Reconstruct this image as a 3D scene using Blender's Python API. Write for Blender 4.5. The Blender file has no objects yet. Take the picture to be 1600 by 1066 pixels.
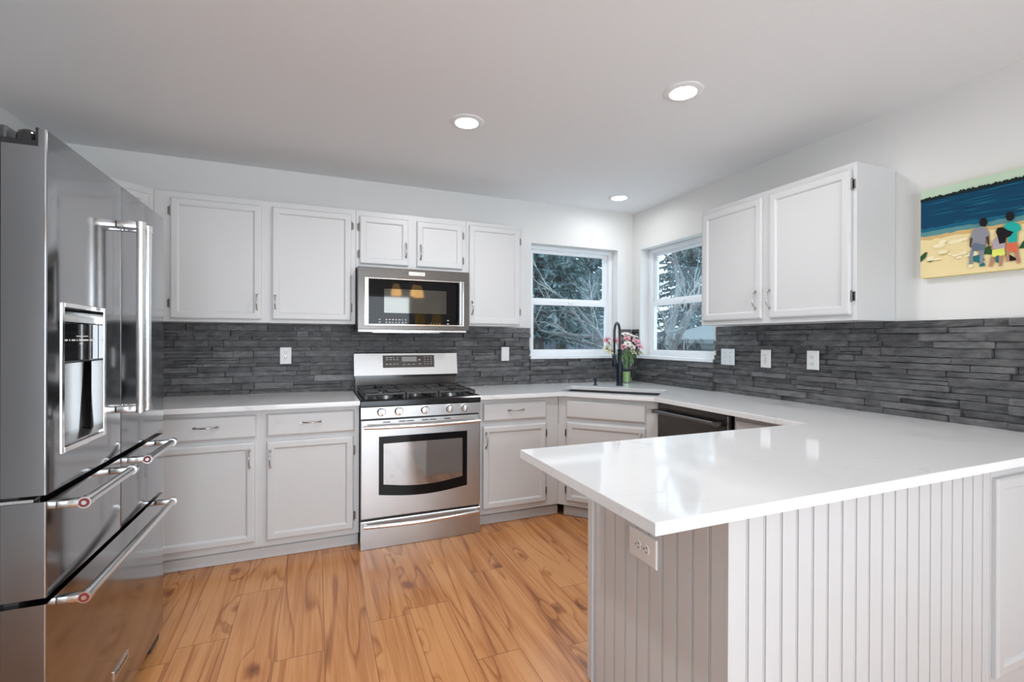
import bpy, bmesh, math, random
from mathutils import Vector, Matrix
R_ = math.radians
SC = bpy.context.scene
COL = SC.collection

# ------------------------------------------------------------------ camera
yaw, pitch, roll = R_(22.3894), R_(-0.1293), R_(0.2081)
F = Vector((math.sin(yaw)*math.cos(pitch), math.cos(yaw)*math.cos(pitch), math.sin(pitch)))
Rt = Vector((math.cos(yaw), -math.sin(yaw), 0))
Up = Rt.cross(F)
Rt, Up = Rt*math.cos(roll)+Up*math.sin(roll), Up*math.cos(roll)-Rt*math.sin(roll)
cam = bpy.data.objects.new('camera', bpy.data.cameras.new('camera'))
COL.objects.link(cam)
mw = Matrix((Rt, Up, -F)).transposed().to_4x4()
mw.translation = Vector((-2.7165, -3.6515, 1.2752))
cam.matrix_world = mw
cam.data.sensor_width = 36.0
cam.data.lens = 739.74*36/1600
cam.data.clip_start = 0.05
SC.camera = cam

# ------------------------------------------------------------------ world, daylight, exposure
SC.view_settings.view_transform = 'Standard'
SC.view_settings.look = 'None'
SC.view_settings.gamma = 1.0
SC.view_settings.use_curve_mapping = False
SC.view_settings.exposure = 0.0
W = bpy.data.worlds.new('overcast_sky'); SC.world = W; W.use_nodes = True
bg = W.node_tree.nodes['Background']
bg.inputs[0].default_value = (0.74, 0.87, 1.0, 1); bg.inputs[1].default_value = 2.3

def area(name, loc, rot, sx, sy, watts, col):
    l = bpy.data.lights.new(name, 'AREA'); l.shape = 'RECTANGLE'; l.size = sx; l.size_y = sy
    l.energy = watts; l.color = col
    o = bpy.data.objects.new(name, l); COL.objects.link(o); o.location = loc; o.rotation_euler = rot
    return o
# added area lights standing in for daylight from unbuilt openings behind the camera
area('patio_door_daylight', (-2.2, -6.52, 1.12), (R_(90), 0, 0), 2.3, 1.95, 118, (0.80, 0.90, 1.0))
area('dining_window_daylight', (-0.12, -5.2, 1.5), (R_(90), 0, R_(90)), 1.7, 1.3, 12, (0.84, 0.92, 1.0))
area('living_window_daylight', (-6.92, -5.2, 1.45), (R_(90), 0, R_(-90)), 2.2, 1.5, 14, (0.86, 0.93, 1.0))
LAMP = 300.0      # strength of each downlight lens

# ------------------------------------------------------------------ materials
def mat(name):
    m = bpy.data.materials.new(name); m.use_nodes = True
    nt = m.node_tree; nt.nodes.clear()
    out = nt.nodes.new('ShaderNodeOutputMaterial')
    p = nt.nodes.new('ShaderNodeBsdfPrincipled')
    nt.links.new(p.outputs[0], out.inputs[0])
    return m, nt, p
def N(nt, t, **kw):
    n = nt.nodes.new(t)
    for k, v in kw.items():
        if k.startswith('i'): 
            key = k[1:]
            n.inputs[int(key) if key.isdigit() else key].default_value = v
        else: setattr(n, k, v)
    return n
def L(nt, a, b): nt.links.new(a, b)
def Mth(nt, op, a, b=None, c=None):
    n = nt.nodes.new('ShaderNodeMath'); n.operation = op
    for i, v in enumerate((a, b, c)):
        if v is None: continue
        if isinstance(v, (int, float)): n.inputs[i].default_value = v
        else: L(nt, v, n.inputs[i])
    return n.outputs[0]
def plain(name, col, rough=0.5, metal=0.0, bump=0.0, bscale=200.0, var=0.0, spec=None, stretch=None, coat=0.0):
    m, nt, p = mat(name)
    p.inputs['Base Color'].default_value = (*col, 1)
    p.inputs['Roughness'].default_value = rough
    p.inputs['Metallic'].default_value = metal
    if coat: p.inputs['Coat Weight'].default_value = coat; p.inputs['Coat Roughness'].default_value = 0.05
    if spec is not None: p.inputs['IOR'].default_value = spec
    tc = N(nt, 'ShaderNodeTexCoord')
    mp = N(nt, 'ShaderNodeMapping'); L(nt, tc.outputs['Object'], mp.inputs[0])
    if stretch: mp.inputs['Scale'].default_value = stretch
    if bump or var or stretch:
        nz = N(nt, 'ShaderNodeTexNoise'); nz.inputs['Scale'].default_value = bscale; nz.inputs['Detail'].default_value = 3
        L(nt, mp.outputs[0], nz.inputs['Vector'])
        if bump:
            b = N(nt, 'ShaderNodeBump'); b.inputs['Strength'].default_value = bump; b.inputs['Distance'].default_value = 0.002
            L(nt, nz.outputs[0], b.inputs['Height']); L(nt, b.outputs[0], p.inputs['Normal'])
        if var:
            r = N(nt, 'ShaderNodeMapRange'); r.inputs[3].default_value = max(0.01, rough-var); r.inputs[4].default_value = rough+var
            L(nt, nz.outputs[0], r.inputs[0]); L(nt, r.outputs[0], p.inputs['Roughness'])
    return m
def emit(name, col, s):
    m, nt, p = mat(name)
    p.inputs['Base Color'].default_value = (*col, 1)
    p.inputs['Emission Color'].default_value = (*col, 1); p.inputs['Emission Strength'].default_value = s
    return m

M_wall = plain('wall_paint', (0.755, 0.745, 0.725), 0.6, bump=0.12, bscale=160)
M_ceil = plain('ceiling_paint', (0.84, 0.84, 0.845), 0.7, bump=0.35, bscale=90)
M_cab = plain('cabinet_paint', (0.63, 0.63, 0.63), 0.38, bump=0.03, bscale=60)
M_trim = plain('window_vinyl', (0.84, 0.86, 0.88), 0.35)
M_plate = plain('outlet_plastic', (0.82, 0.82, 0.81), 0.35)
M_plate_lit = plain('switch_plate_plastic', (0.72, 0.78, 0.80), 0.35)  # bluer, slightly darker plastic than the other cover plates
M_slot = plain('dark_slot', (0.02, 0.02, 0.02), 0.6)
M_chrome = plain('chrome', (0.86, 0.85, 0.84), 0.10, 1.0)
M_pull = plain('polished_nickel', (0.55, 0.54, 0.53), 0.18, 1.0)
M_vent = plain('dark_vent_metal', (0.07, 0.066, 0.062), 0.25, 0.9)
M_nickel = plain('brushed_nickel', (0.62, 0.61, 0.60), 0.24, 1.0)
M_hinge = plain('hinge_metal', (0.20, 0.19, 0.18), 0.35, 1.0)
M_steel = plain('brushed_steel', (0.50, 0.50, 0.50), 0.33, 1.0, bscale=30, var=0.05, stretch=(0.4, 8, 60))
M_steel_b = plain('bright_steel', (0.80, 0.79, 0.78), 0.22, 1.0)
M_dsteel = plain('dark_stainless', (0.115, 0.106, 0.100), 0.28, 1.0, bscale=30, var=0.04, stretch=(0.4, 8, 60))
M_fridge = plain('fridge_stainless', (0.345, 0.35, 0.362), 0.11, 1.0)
M_fridge_side = plain('fridge_door_edge', (0.22, 0.215, 0.22), 0.28, 1.0)  # darker steel with fridge door sides' dim reflections in its colour; also dishwasher handle
M_char = plain('charcoal_enamel', (0.035, 0.035, 0.038), 0.4)
M_black = plain('black_enamel', (0.012, 0.012, 0.013), 0.12)
M_gasket = plain('black_gasket', (0.006, 0.006, 0.006), 0.7)
M_iron = plain('cast_iron', (0.035, 0.034, 0.034), 0.42, bump=0.2, bscale=300)
M_glassblk = plain('black_glass', (0.006, 0.006, 0.007), 0.03, spec=1.28)
M_ovenglass = plain('coated_oven_glass', (0.36, 0.355, 0.35), 0.05, 0.85)
M_mwglass = plain('coated_microwave_glass', (0.10, 0.098, 0.09), 0.04, 0.85)
M_panel = plain('control_panel_brown', (0.06, 0.05, 0.045), 0.25)
M_lcd = plain('display_grey', (0.36, 0.36, 0.35), 0.2)
M_mark = plain('white_legend', (0.75, 0.75, 0.73), 0.5)
M_red = plain('medallion_red', (0.20, 0.03, 0.035), 0.3)
M_navy = plain('matte_black_faucet', (0.012, 0.016, 0.028), 0.30, 0.3)
M_hose = plain('bronze_hose', (0.06, 0.052, 0.05), 0.35, 0.6)
M_sink = plain('graphite_sink', (0.05, 0.05, 0.055), 0.4)
M_letter = plain('badge_lettering', (0.10, 0.10, 0.10), 0.4)

# white polished quartz with faint grey veins
def quartz():
    m, nt, p = mat('white_quartz')
    tc = N(nt, 'ShaderNodeTexCoord')
    n1 = N(nt, 'ShaderNodeTexNoise'); n1.inputs['Scale'].default_value = 2.2; n1.inputs['Detail'].default_value = 6; n1.inputs['Distortion'].default_value = 1.2
    mp = N(nt, 'ShaderNodeMapping'); mp.inputs['Scale'].default_value = (0.7, 2.0, 1); mp.inputs['Rotation'].default_value = (0, 0, 0.35)
    L(nt, tc.outputs['Object'], mp.inputs[0]); L(nt, mp.outputs[0], n1.inputs['Vector'])
    a = Mth(nt, 'ABSOLUTE', Mth(nt, 'SUBTRACT', n1.outputs[0], 0.5))
    v = N(nt, 'ShaderNodeMapRange'); v.inputs[1].default_value = 0.0; v.inputs[2].default_value = 0.018; v.inputs[3].default_value = 1; v.inputs[4].default_value = 0
    L(nt, a, v.inputs[0])
    n2 = N(nt, 'ShaderNodeTexNoise'); n2.inputs['Scale'].default_value = 5; L(nt, tc.outputs['Object'], n2.inputs['Vector'])
    g = N(nt, 'ShaderNodeMapRange'); g.inputs[1].default_value = 0.52; g.inputs[2].default_value = 0.72; L(nt, n2.outputs[0], g.inputs[0])
    f = Mth(nt, 'MULTIPLY', Mth(nt, 'MULTIPLY', v.outputs[0], g.outputs[0]), 0.35)
    mx = N(nt, 'ShaderNodeMix'); mx.data_type = 'RGBA'
    mx.inputs[6].default_value = (0.83, 0.83, 0.83, 1); mx.inputs[7].default_value = (0.45, 0.45, 0.46, 1)
    L(nt, f, mx.inputs[0]); L(nt, mx.outputs[2], p.inputs['Base Color'])
    p.inputs['Roughness'].default_value = 0.06
    p.inputs['IOR'].default_value = 1.56
    return m
M_quartz = quartz()

# stacked slate
def slate():
    m, nt, p = mat('stacked_slate')
    tc = N(nt, 'ShaderNodeTexCoord'); geo = N(nt, 'ShaderNodeNewGeometry')
    mp = N(nt, 'ShaderNodeMapping'); mp.inputs['Scale'].default_value = (1, 1, 2.2)
    L(nt, tc.outputs['Object'], mp.inputs[0])
    n1 = N(nt, 'ShaderNodeTexNoise'); n1.inputs['Scale'].default_value = 14; n1.inputs['Detail'].default_value = 8; n1.inputs['Roughness'].default_value = 0.65
    L(nt, mp.outputs[0], n1.inputs['Vector'])
    cr = N(nt, 'ShaderNodeValToRGB')
    cr.color_ramp.elements[0].position = 0.30; cr.color_ramp.elements[0].color = (0.056, 0.056, 0.060, 1)
    cr.color_ramp.elements[1].position = 0.75; cr.color_ramp.elements[1].color = (0.175, 0.173, 0.172, 1)
    L(nt, n1.outputs[0], cr.inputs[0])
    mul = N(nt, 'ShaderNodeMapRange'); mul.inputs[3].default_value = 0.70; mul.inputs[4].default_value = 1.30
    L(nt, geo.outputs['Random Per Island'], mul.inputs[0])
    pw = N(nt, 'ShaderNodeMapRange'); pw.inputs[1].default_value = 0.955; pw.inputs[2].default_value = 0.97; pw.inputs[3].default_value = 0; pw.inputs[4].default_value = 0.55
    L(nt, geo.outputs['Random Per Island'], pw.inputs[0])
    sc = N(nt, 'ShaderNodeVectorMath', operation='SCALE'); L(nt, cr.outputs[0], sc.inputs[0])
    L(nt, Mth(nt, 'ADD', mul.outputs[0], pw.outputs[0]), sc.inputs['Scale'])
    # chalky flecks
    n3 = N(nt, 'ShaderNodeTexNoise'); n3.inputs['Scale'].default_value = 55; n3.inputs['Detail'].default_value = 4; L(nt, mp.outputs[0], n3.inputs['Vector'])
    fl = N(nt, 'ShaderNodeMapRange'); fl.inputs[1].default_value = 0.70; fl.inputs[2].default_value = 0.80; fl.inputs[4].default_value = 0.45; L(nt, n3.outputs[0], fl.inputs[0])
    mx = N(nt, 'ShaderNodeMix'); mx.data_type = 'RGBA'; mx.inputs[7].default_value = (0.30, 0.29, 0.28, 1)
    L(nt, fl.outputs[0], mx.inputs[0]); L(nt, sc.outputs[0], mx.inputs[6]); L(nt, mx.outputs[2], p.inputs['Base Color'])
    b = N(nt, 'ShaderNodeBump'); b.inputs['Strength'].default_value = 0.9; b.inputs['Distance'].default_value = 0.006
    L(nt, n1.outputs[0], b.inputs['Height']); L(nt, b.outputs[0], p.inputs['Normal'])
    p.inputs['Roughness'].default_value = 0.5
    return m
M_slate = slate()

# honey laminate planks running away from the camera (along y)
def planks():
    m, nt, p = mat('honey_laminate')
    tc = N(nt, 'ShaderNodeTexCoord'); sx = N(nt, 'ShaderNodeSeparateXYZ'); L(nt, tc.outputs['Object'], sx.inputs[0])
    X, Y = sx.outputs[0], sx.outputs[1]
    w, ln = 0.1875, 1.22
    u = Mth(nt, 'DIVIDE', Mth(nt, 'ADD', X, 2.685), w)
    row = Mth(nt, 'FLOOR', u); fu = Mth(nt, 'FRACT', u)
    ramp = N(nt, 'ShaderNodeValToRGB'); ramp.color_ramp.interpolation = 'CONSTANT'
    joints = {-3: -1.33, -2: -0.96, -1: -0.35, 0: -0.62, 1: -0.22, 2: -1.40, 3: -1.86, 4: -1.18, 5: -0.7, 6: -1.5, -4: -0.2, -5: -0.7}
    rng = random.Random(4); el = ramp.color_ramp.elements
    while len(el) > 1: el.remove(el[-1])
    for i in range(24):
        k = i-10
        off = (-joints.get(k, rng.uniform(-1.2, 0)))/ln % 1.0
        e = el[0] if i == 0 else el.new(i/24.0)
        e.position = i/24.0; e.color = (off, off, off, 1)
    L(nt, Mth(nt, 'DIVIDE', Mth(nt, 'ADD', row, 10.5), 24.0), ramp.inputs[0])
    sep = N(nt, 'ShaderNodeSeparateColor'); L(nt, ramp.outputs[0], sep.inputs[0])
    v = Mth(nt, 'ADD', Mth(nt, 'DIVIDE', Y, ln), sep.outputs[0])
    seg = Mth(nt, 'FLOOR', v); fv = Mth(nt, 'FRACT', v)
    # two printed strips to a plank
    cb = N(nt, 'ShaderNodeCombineXYZ'); L(nt, row, cb.inputs[0]); L(nt, seg, cb.inputs[1])
    wn = N(nt, 'ShaderNodeTexWhiteNoise'); wn.noise_dimensions = '2D'; L(nt, cb.outputs[0], wn.inputs['Vector'])
    pid = wn.outputs['Value']
    gx = N(nt, 'ShaderNodeCombineXYZ')
    L(nt, Mth(nt, 'ADD', Mth(nt, 'MULTIPLY', X, 4.0), Mth(nt, 'MULTIPLY', pid, 37.0)), gx.inputs[0])
    L(nt, Mth(nt, 'ADD', Mth(nt, 'MULTIPLY', Y, 0.34), Mth(nt, 'MULTIPLY', pid, 91.0)), gx.inputs[1])
    L(nt, Mth(nt, 'MULTIPLY', pid, 13.0), gx.inputs[2])
    big = N(nt, 'ShaderNodeTexNoise'); big.inputs['Scale'].default_value = 1.3; big.inputs['Detail'].default_value = 2; big.inputs['Roughness'].default_value = 0.35; big.inputs['Distortion'].default_value = 0.1
    L(nt, gx.outputs[0], big.inputs['Vector'])
    # knots bend the figure
    kx = N(nt, 'ShaderNodeCombineXYZ')
    L(nt, Mth(nt, 'ADD', Mth(nt, 'MULTIPLY', X, 4.4), Mth(nt, 'MULTIPLY', pid, 17.0)), kx.inputs[0])
    L(nt, Mth(nt, 'ADD', Mth(nt, 'MULTIPLY', Y, 2.4), Mth(nt, 'MULTIPLY', pid, 7.0)), kx.inputs[1])
    vo = N(nt, 'ShaderNodeTexVoronoi'); vo.voronoi_dimensions = '2D'; vo.inputs['Scale'].default_value = 1.0; L(nt, kx.outputs[0], vo.inputs['Vector'])
    vsep = N(nt, 'ShaderNodeSeparateColor'); L(nt, vo.outputs['Color'], vsep.inputs[0])
    has = Mth(nt, 'GREATER_THAN', vsep.outputs[0], 0.55)
    kd = N(nt, 'ShaderNodeMapRange'); kd.inputs[1].default_value = 0.0; kd.inputs[2].default_value = 0.15; kd.inputs[3].default_value = 1; kd.inputs[4].default_value = 0
    kn = N(nt, 'ShaderNodeTexNoise'); kn.inputs['Scale'].default_value = 18; L(nt, tc.outputs['Object'], kn.inputs['Vector'])
    L(nt, Mth(nt, 'ADD', vo.outputs['Distance'], Mth(nt, 'MULTIPLY', Mth(nt, 'SUBTRACT', kn.outputs[0], 0.5), 0.16)), kd.inputs[0])
    knot = Mth(nt, 'MULTIPLY', kd.outputs[0], has)
    kf = N(nt, 'ShaderNodeMapRange'); kf.inputs[1].default_value = 0.0; kf.inputs[2].default_value = 0.36; kf.inputs[3].default_value = 0.09; kf.inputs[4].default_value = 0
    L(nt, vo.outputs['Distance'], kf.inputs[0])
    field = Mth(nt, 'ADD', big.outputs[0], Mth(nt, 'MULTIPLY', kf.outputs[0], has))
    rings = Mth(nt, 'FRACT', Mth(nt, 'MULTIPLY', field, 9.0))
    rd = N(nt, 'ShaderNodeValToRGB'); e = rd.color_ramp.elements
    e[0].position = 0.0; e[0].color = (0, 0, 0, 1); e[1].position = 0.78; e[1].color = (0.22, 0.22, 0.22, 1)
    q = e.new(0.93); q.color = (1, 1, 1, 1); q = e.new(1.0); q.color = (0, 0, 0, 1)
    L(nt, rings, rd.inputs[0])
    # fine pores
    fx = N(nt, 'ShaderNodeMapping'); fx.inputs['Scale'].default_value = (95, 3.0, 1); L(nt, tc.outputs['Object'], fx.inputs[0])
    fine = N(nt, 'ShaderNodeTexNoise'); fine.inputs['Scale'].default_value = 1.0; fine.inputs['Detail'].default_value = 4; L(nt, fx.outputs[0], fine.inputs['Vector'])
    dark = Mth(nt, 'ADD', Mth(nt, 'MULTIPLY', rd.outputs[0], 0.34), Mth(nt, 'MULTIPLY', Mth(nt, 'SUBTRACT', fine.outputs[0], 0.42), 0.55))
    tx = N(nt, 'ShaderNodeMapping'); tx.inputs['Scale'].default_value = (26, 1.3, 1); L(nt, tc.outputs['Object'], tx.inputs[0])
    strk = N(nt, 'ShaderNodeTexNoise'); strk.inputs['Scale'].default_value = 1.0; strk.inputs['Detail'].default_value = 4; strk.inputs['Distortion'].default_value = 0.6; L(nt, tx.outputs[0], strk.inputs['Vector'])
    dark = Mth(nt, 'ADD', dark, Mth(nt, 'MULTIPLY', Mth(nt, 'SUBTRACT', strk.outputs[0], 0.45), 0.75))
    dark = Mth(nt, 'ADD', dark, Mth(nt, 'MULTIPLY', knot, 0.60))
    dark = Mth(nt, 'ADD', dark, Mth(nt, 'MULTIPLY', Mth(nt, 'SUBTRACT', big.outputs[0], 0.5), 0.9))
    dark = Mth(nt, 'ADD', dark, Mth(nt, 'MULTIPLY', Mth(nt, 'SUBTRACT', pid, 0.5), 0.26))
    col = N(nt, 'ShaderNodeValToRGB'); e = col.color_ramp.elements
    e[0].position = 0.0; e[0].color = (0.62, 0.290, 0.110, 1)
    e[1].position = 1.0; e[1].color = (0.17, 0.060, 0.022, 1)
    q = e.new(0.28); q.color = (0.47, 0.188, 0.063, 1); q = e.new(0.55); q.color = (0.28, 0.100, 0.034, 1)
    L(nt, dark, col.inputs[0])
    # seams
    es = Mth(nt, 'MINIMUM', fu, Mth(nt, 'SUBTRACT', 1.0, fu))
    ee = Mth(nt, 'MINIMUM', fv, Mth(nt, 'SUBTRACT', 1.0, fv))
    seam = Mth(nt, 'MAXIMUM', Mth(nt, 'LESS_THAN', es, 0.0085), Mth(nt, 'LESS_THAN', ee, 0.0013))
    mx = N(nt, 'ShaderNodeMix'); mx.data_type = 'RGBA'; mx.inputs[7].default_value = (0.16, 0.06, 0.025, 1)
    L(nt, Mth(nt, 'MULTIPLY', seam, 0.72), mx.inputs[0]); L(nt, col.outputs[0], mx.inputs[6]); L(nt, mx.outputs[2], p.inputs['Base Color'])
    b = N(nt, 'ShaderNodeBump'); b.inputs['Strength'].default_value = 0.25; b.inputs['Distance'].default_value = 0.001
    L(nt, Mth(nt, 'SUBTRACT', Mth(nt, 'MULTIPLY', fine.outputs[0], 0.3), seam), b.inputs['Height']); L(nt, b.outputs[0], p.inputs['Normal'])
    p.inputs['Roughness'].default_value = 0.22
    return m
M_floor = planks()

def two_sided_fresnel(nt, ior):
    g = nt.nodes.new('ShaderNodeNewGeometry'); r = nt.nodes.new('ShaderNodeMapRange')
    r.inputs[3].default_value = ior; r.inputs[4].default_value = 1/ior
    L(nt, g.outputs['Backfacing'], r.inputs[0])
    fr = nt.nodes.new('ShaderNodeFresnel'); L(nt, r.outputs[0], fr.inputs[0]); return fr
def window_glass():
    m = bpy.data.materials.new('clear_glass'); m.use_nodes = True; nt = m.node_tree; nt.nodes.clear()
    out = nt.nodes.new('ShaderNodeOutputMaterial'); mx = nt.nodes.new('ShaderNodeMixShader')
    t = nt.nodes.new('ShaderNodeBsdfTransparent'); t.inputs[0].default_value = (0.90, 0.96, 0.98, 1)
    g = nt.nodes.new('ShaderNodeBsdfGlossy'); g.inputs['Roughness'].default_value = 0.01
    fr = two_sided_fresnel(nt, 1.5)
    L(nt, fr.outputs[0], mx.inputs[0]); L(nt, t.outputs[0], mx.inputs[1]); L(nt, g.outputs[0], mx.inputs[2]); L(nt, mx.outputs[0], out.inputs[0])
    return m
M_glass = window_glass()
def vase_glass():
    m = bpy.data.materials.new('vase_glass'); m.use_nodes = True; nt = m.node_tree; nt.nodes.clear()
    out = nt.nodes.new('ShaderNodeOutputMaterial'); mx = nt.nodes.new('ShaderNodeMixShader')
    t = nt.nodes.new('ShaderNodeBsdfTransparent'); t.inputs[0].default_value = (0.94, 0.975, 0.96, 1)
    g = nt.nodes.new('ShaderNodeBsdfGlossy'); g.inputs['Roughness'].default_value = 0.03
    fr = two_sided_fresnel(nt, 1.45)
    L(nt, fr.outputs[0], mx.inputs[0]); L(nt, t.outputs[0], mx.inputs[1]); L(nt, g.outputs[0], mx.inputs[2]); L(nt, mx.outputs[0], out.inputs[0])
    return m
M_vase = vase_glass()

# ------------------------------------------------------------------ mesh helper
class MB:
    def __init__(s): s.bm = bmesh.new()
    def _n(s, before, mi):
        for f in s.bm.faces:
            if f.index == -1 or f not in before: pass
    def box(s, x0, x1, y0, y1, z0, z1, bev=0.0, mi=0, seg=2):
        v = [s.bm.verts.new((x, y, z)) for z in (z0, z1) for y in (y0, y1) for x in (x0, x1)]
        fs = [s.bm.faces.new([v[i] for i in q]) for q in ((0,2,3,1),(4,5,7,6),(0,1,5,4),(2,6,7,3),(0,4,6,2),(1,3,7,5))]
        for f in fs: f.material_index = mi
        if bev:
            es = list({e for f in fs for e in f.edges})
            r = bmesh.ops.bevel(s.bm, geom=es, offset=bev, segments=seg, affect='EDGES', profile=0.5)
            for f in r['faces']: f.material_index = mi
        return s
    def loft(s, loops, cap0=True, cap1=True, mi=0, closed=True):
        vs = [[s.bm.verts.new(p) for p in lp] for lp in loops]
        n = len(vs[0])
        for a, b in zip(vs, vs[1:]):
            for i in range(n if closed else n-1):
                j = (i+1) % n
                f = s.bm.faces.new((a[i], a[j], b[j], b[i])); f.material_index = mi
        if cap0: s.bm.faces.new(vs[0][::-1]).material_index = mi
        if cap1: s.bm.faces.new(vs[-1]).material_index = mi
        return s
    def tube(s, path, r, seg=10, mi=0, flat=1.0):
        P = [Vector(p) for p in path]; n = len(P); loops = []
        rr = r if isinstance(r, (list, tuple)) else [r]*n
        t0 = (P[1]-P[0]).normalized()
        nrm = t0.orthogonal().normalized()
        for i in range(n):
            t = (P[min(i+1, n-1)]-P[max(i-1, 0)]).normalized()
            nrm = (nrm - t*nrm.dot(t)).normalized(); b = t.cross(nrm)
            loops.append([P[i]+(nrm*math.cos(a)+b*math.sin(a)*flat)*rr[i] for a in [2*math.pi*k/seg for k in range(seg)]])
        return s.loft(loops, mi=mi)
    def cyl(s, p0, p1, r, r1=None, seg=20, mi=0):
        return s.tube([p0, p1], [r, r if r1 is None else r1], seg, mi)
    def lathe(s, prof, c=(0, 0, 0), seg=24, mi=0, cap0=True, cap1=True):
        loops = [[(c[0]+r*math.cos(a), c[1]+r*math.sin(a), c[2]+z) for a in [2*math.pi*k/seg for k in range(seg)]] for r, z in prof]
        return s.loft(loops, cap0, cap1, mi)
    def prism(s, poly, h0, h1, ax='z', mi=0):
        def m(a, b, h): return {'z': (a, b, h), 'y': (a, h, b), 'x': (h, a, b)}[ax]
        return s.loft([[m(a, b, h0) for a, b in poly], [m(a, b, h1) for a, b in poly]], mi=mi)
    def rings(s, x0, x1, z0, z1, prof, mi=0):
        # prof: list of (inset, y); loft of rectangles facing -y
        lp = []
        for ins, y in prof:
            lp.append([(x0+ins, y, z0+ins), (x1-ins, y, z0+ins), (x1-ins, y, z1-ins), (x0+ins, y, z1-ins)])
        return s.loft(lp, mi=mi)
    def build(s, name, mats, parent=None, smooth=None, label=None):
        bmesh.ops.recalc_face_normals(s.bm, faces=s.bm.faces[:])
        me = bpy.data.meshes.new(name); s.bm.to_mesh(me); s.bm.free()
        for m in (mats if isinstance(mats, (list, tuple)) else [mats]): me.materials.append(m)
        if smooth:
            me.shade_smooth(); me.set_sharp_from_angle(angle=R_(smooth))
        o = bpy.data.objects.new(name, me); COL.objects.link(o)
        if parent is not None: o.parent = parent
        if label: o['label'] = label
        return o

def thing(name, label, cat, loc=(0, 0, 0), rz=0.0, group=None):
    o = bpy.data.objects.new(name, None); COL.objects.link(o)
    o.location = loc; o.rotation_euler = (0, 0, R_(rz)); o.empty_display_size = 0.1
    o['label'] = label; o['category'] = cat
    if group: o['group'] = group
    return o
def tag(o, label, cat, group=None):
    o['label'] = label; o['category'] = cat
    if group: o['group'] = group
    return o
def struct(o, label, cat):
    o['kind'] = 'structure'; o['label'] = label; o['category'] = cat; return o
def copy_tree(o, parent=None):
    c = o.copy(); COL.objects.link(c)
    if parent is not None: c.parent = parent
    for ch in list(o.children): copy_tree(ch, c)
    return c

def text_mesh(body, size, loc, rot, mt, parent, name, depth=0.0004):
    cu = bpy.data.curves.new(name, 'FONT'); cu.body = body; cu.size = size; cu.align_x = 'CENTER'; cu.align_y = 'CENTER'; cu.extrude = depth
    tmp = bpy.data.objects.new(name+'_tmp', cu); COL.objects.link(tmp)
    dg = bpy.context.evaluated_depsgraph_get(); dg.update()
    me = bpy.data.meshes.new_from_object(tmp.evaluated_get(dg))
    bpy.data.objects.remove(tmp)
    me.materials.clear(); me.materials.append(mt)
    me.transform(Matrix.Translation(loc) @ rot.to_4x4())
    o = bpy.data.objects.new(name, me); COL.objects.link(o); o.parent = parent
    return o
FACE = Matrix.Rotation(R_(90), 3, 'X')     # letters standing up, facing local -y

# ------------------------------------------------------------------ the room
CZ = 2.4477; KZ = 0.9033; KB = 0.8759
XL, YR = -4.20, -6.60
WT = 0.16
m = MB().box(-4.25, 0, -4.3, 0, -0.06, 0); struct(m.build('floor', M_floor), 'honey coloured wood plank floor', 'floor')
M_carpet = plain('pale_carpet', (0.78, 0.77, 0.75), 0.95, bump=0.5, bscale=250)
m = MB().box(-7.0, 0, YR, -4.3005, -0.06, 0.004).box(-7.0, -4.2505, -4.3, 0, -0.06, 0.004); struct(m.build('floor_carpet', M_carpet), 'pale carpet added out of view to bounce light upward', 'floor')  # unseen carpet, added to bounce light up onto the ceiling
m = MB().box(-7.0, 0, YR, 0, CZ, CZ+0.08); struct(m.build('ceiling', M_ceil), 'light grey-white ceiling over the kitchen', 'ceiling')
W1 = (-1.038, -0.164); W2 = (-0.985, -0.117); WZ = (1.113, 2.10)
m = MB()
m.box(-7.0-WT, W1[0], 0, WT, -0.06, CZ+0.08); m.box(W1[1], WT, 0, WT, -0.06, CZ+0.08)
m.box(W1[0], W1[1], 0, WT, -0.06, WZ[0]); m.box(W1[0], W1[1], 0, WT, WZ[1], CZ+0.08)
struct(m.build('wall_back', M_wall), 'white wall behind the range', 'wall')
m = MB()
m.box(0, WT, W2[1], 0, -0.06, CZ+0.08); m.box(0, WT, YR-WT, W2[0], -0.06, CZ+0.08)
m.box(0, WT, W2[0], W2[1], -0.06, WZ[0]); m.box(0, WT, W2[0], W2[1], WZ[1], CZ+0.08)
struct(m.build('wall_right', M_wall), 'white wall carrying the beach canvas', 'wall')
m = MB().box(XL-WT, XL, -2.9, 0, 0, CZ)
struct(m.build('wall_left', M_wall), 'white wall behind the refrigerator', 'wall')
m = MB().box(-7.0-WT, -7.0, YR-WT, 0, -0.06, CZ+0.08)
struct(m.build('wall_far_left', M_wall), 'white wall of the adjoining living area', 'wall')
m = MB().box(-7.0-WT, WT, YR-WT, YR, -0.06, CZ+0.08)
struct(m.build('wall_rear', M_wall), 'white dining room wall facing the kitchen', 'wall')

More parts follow.
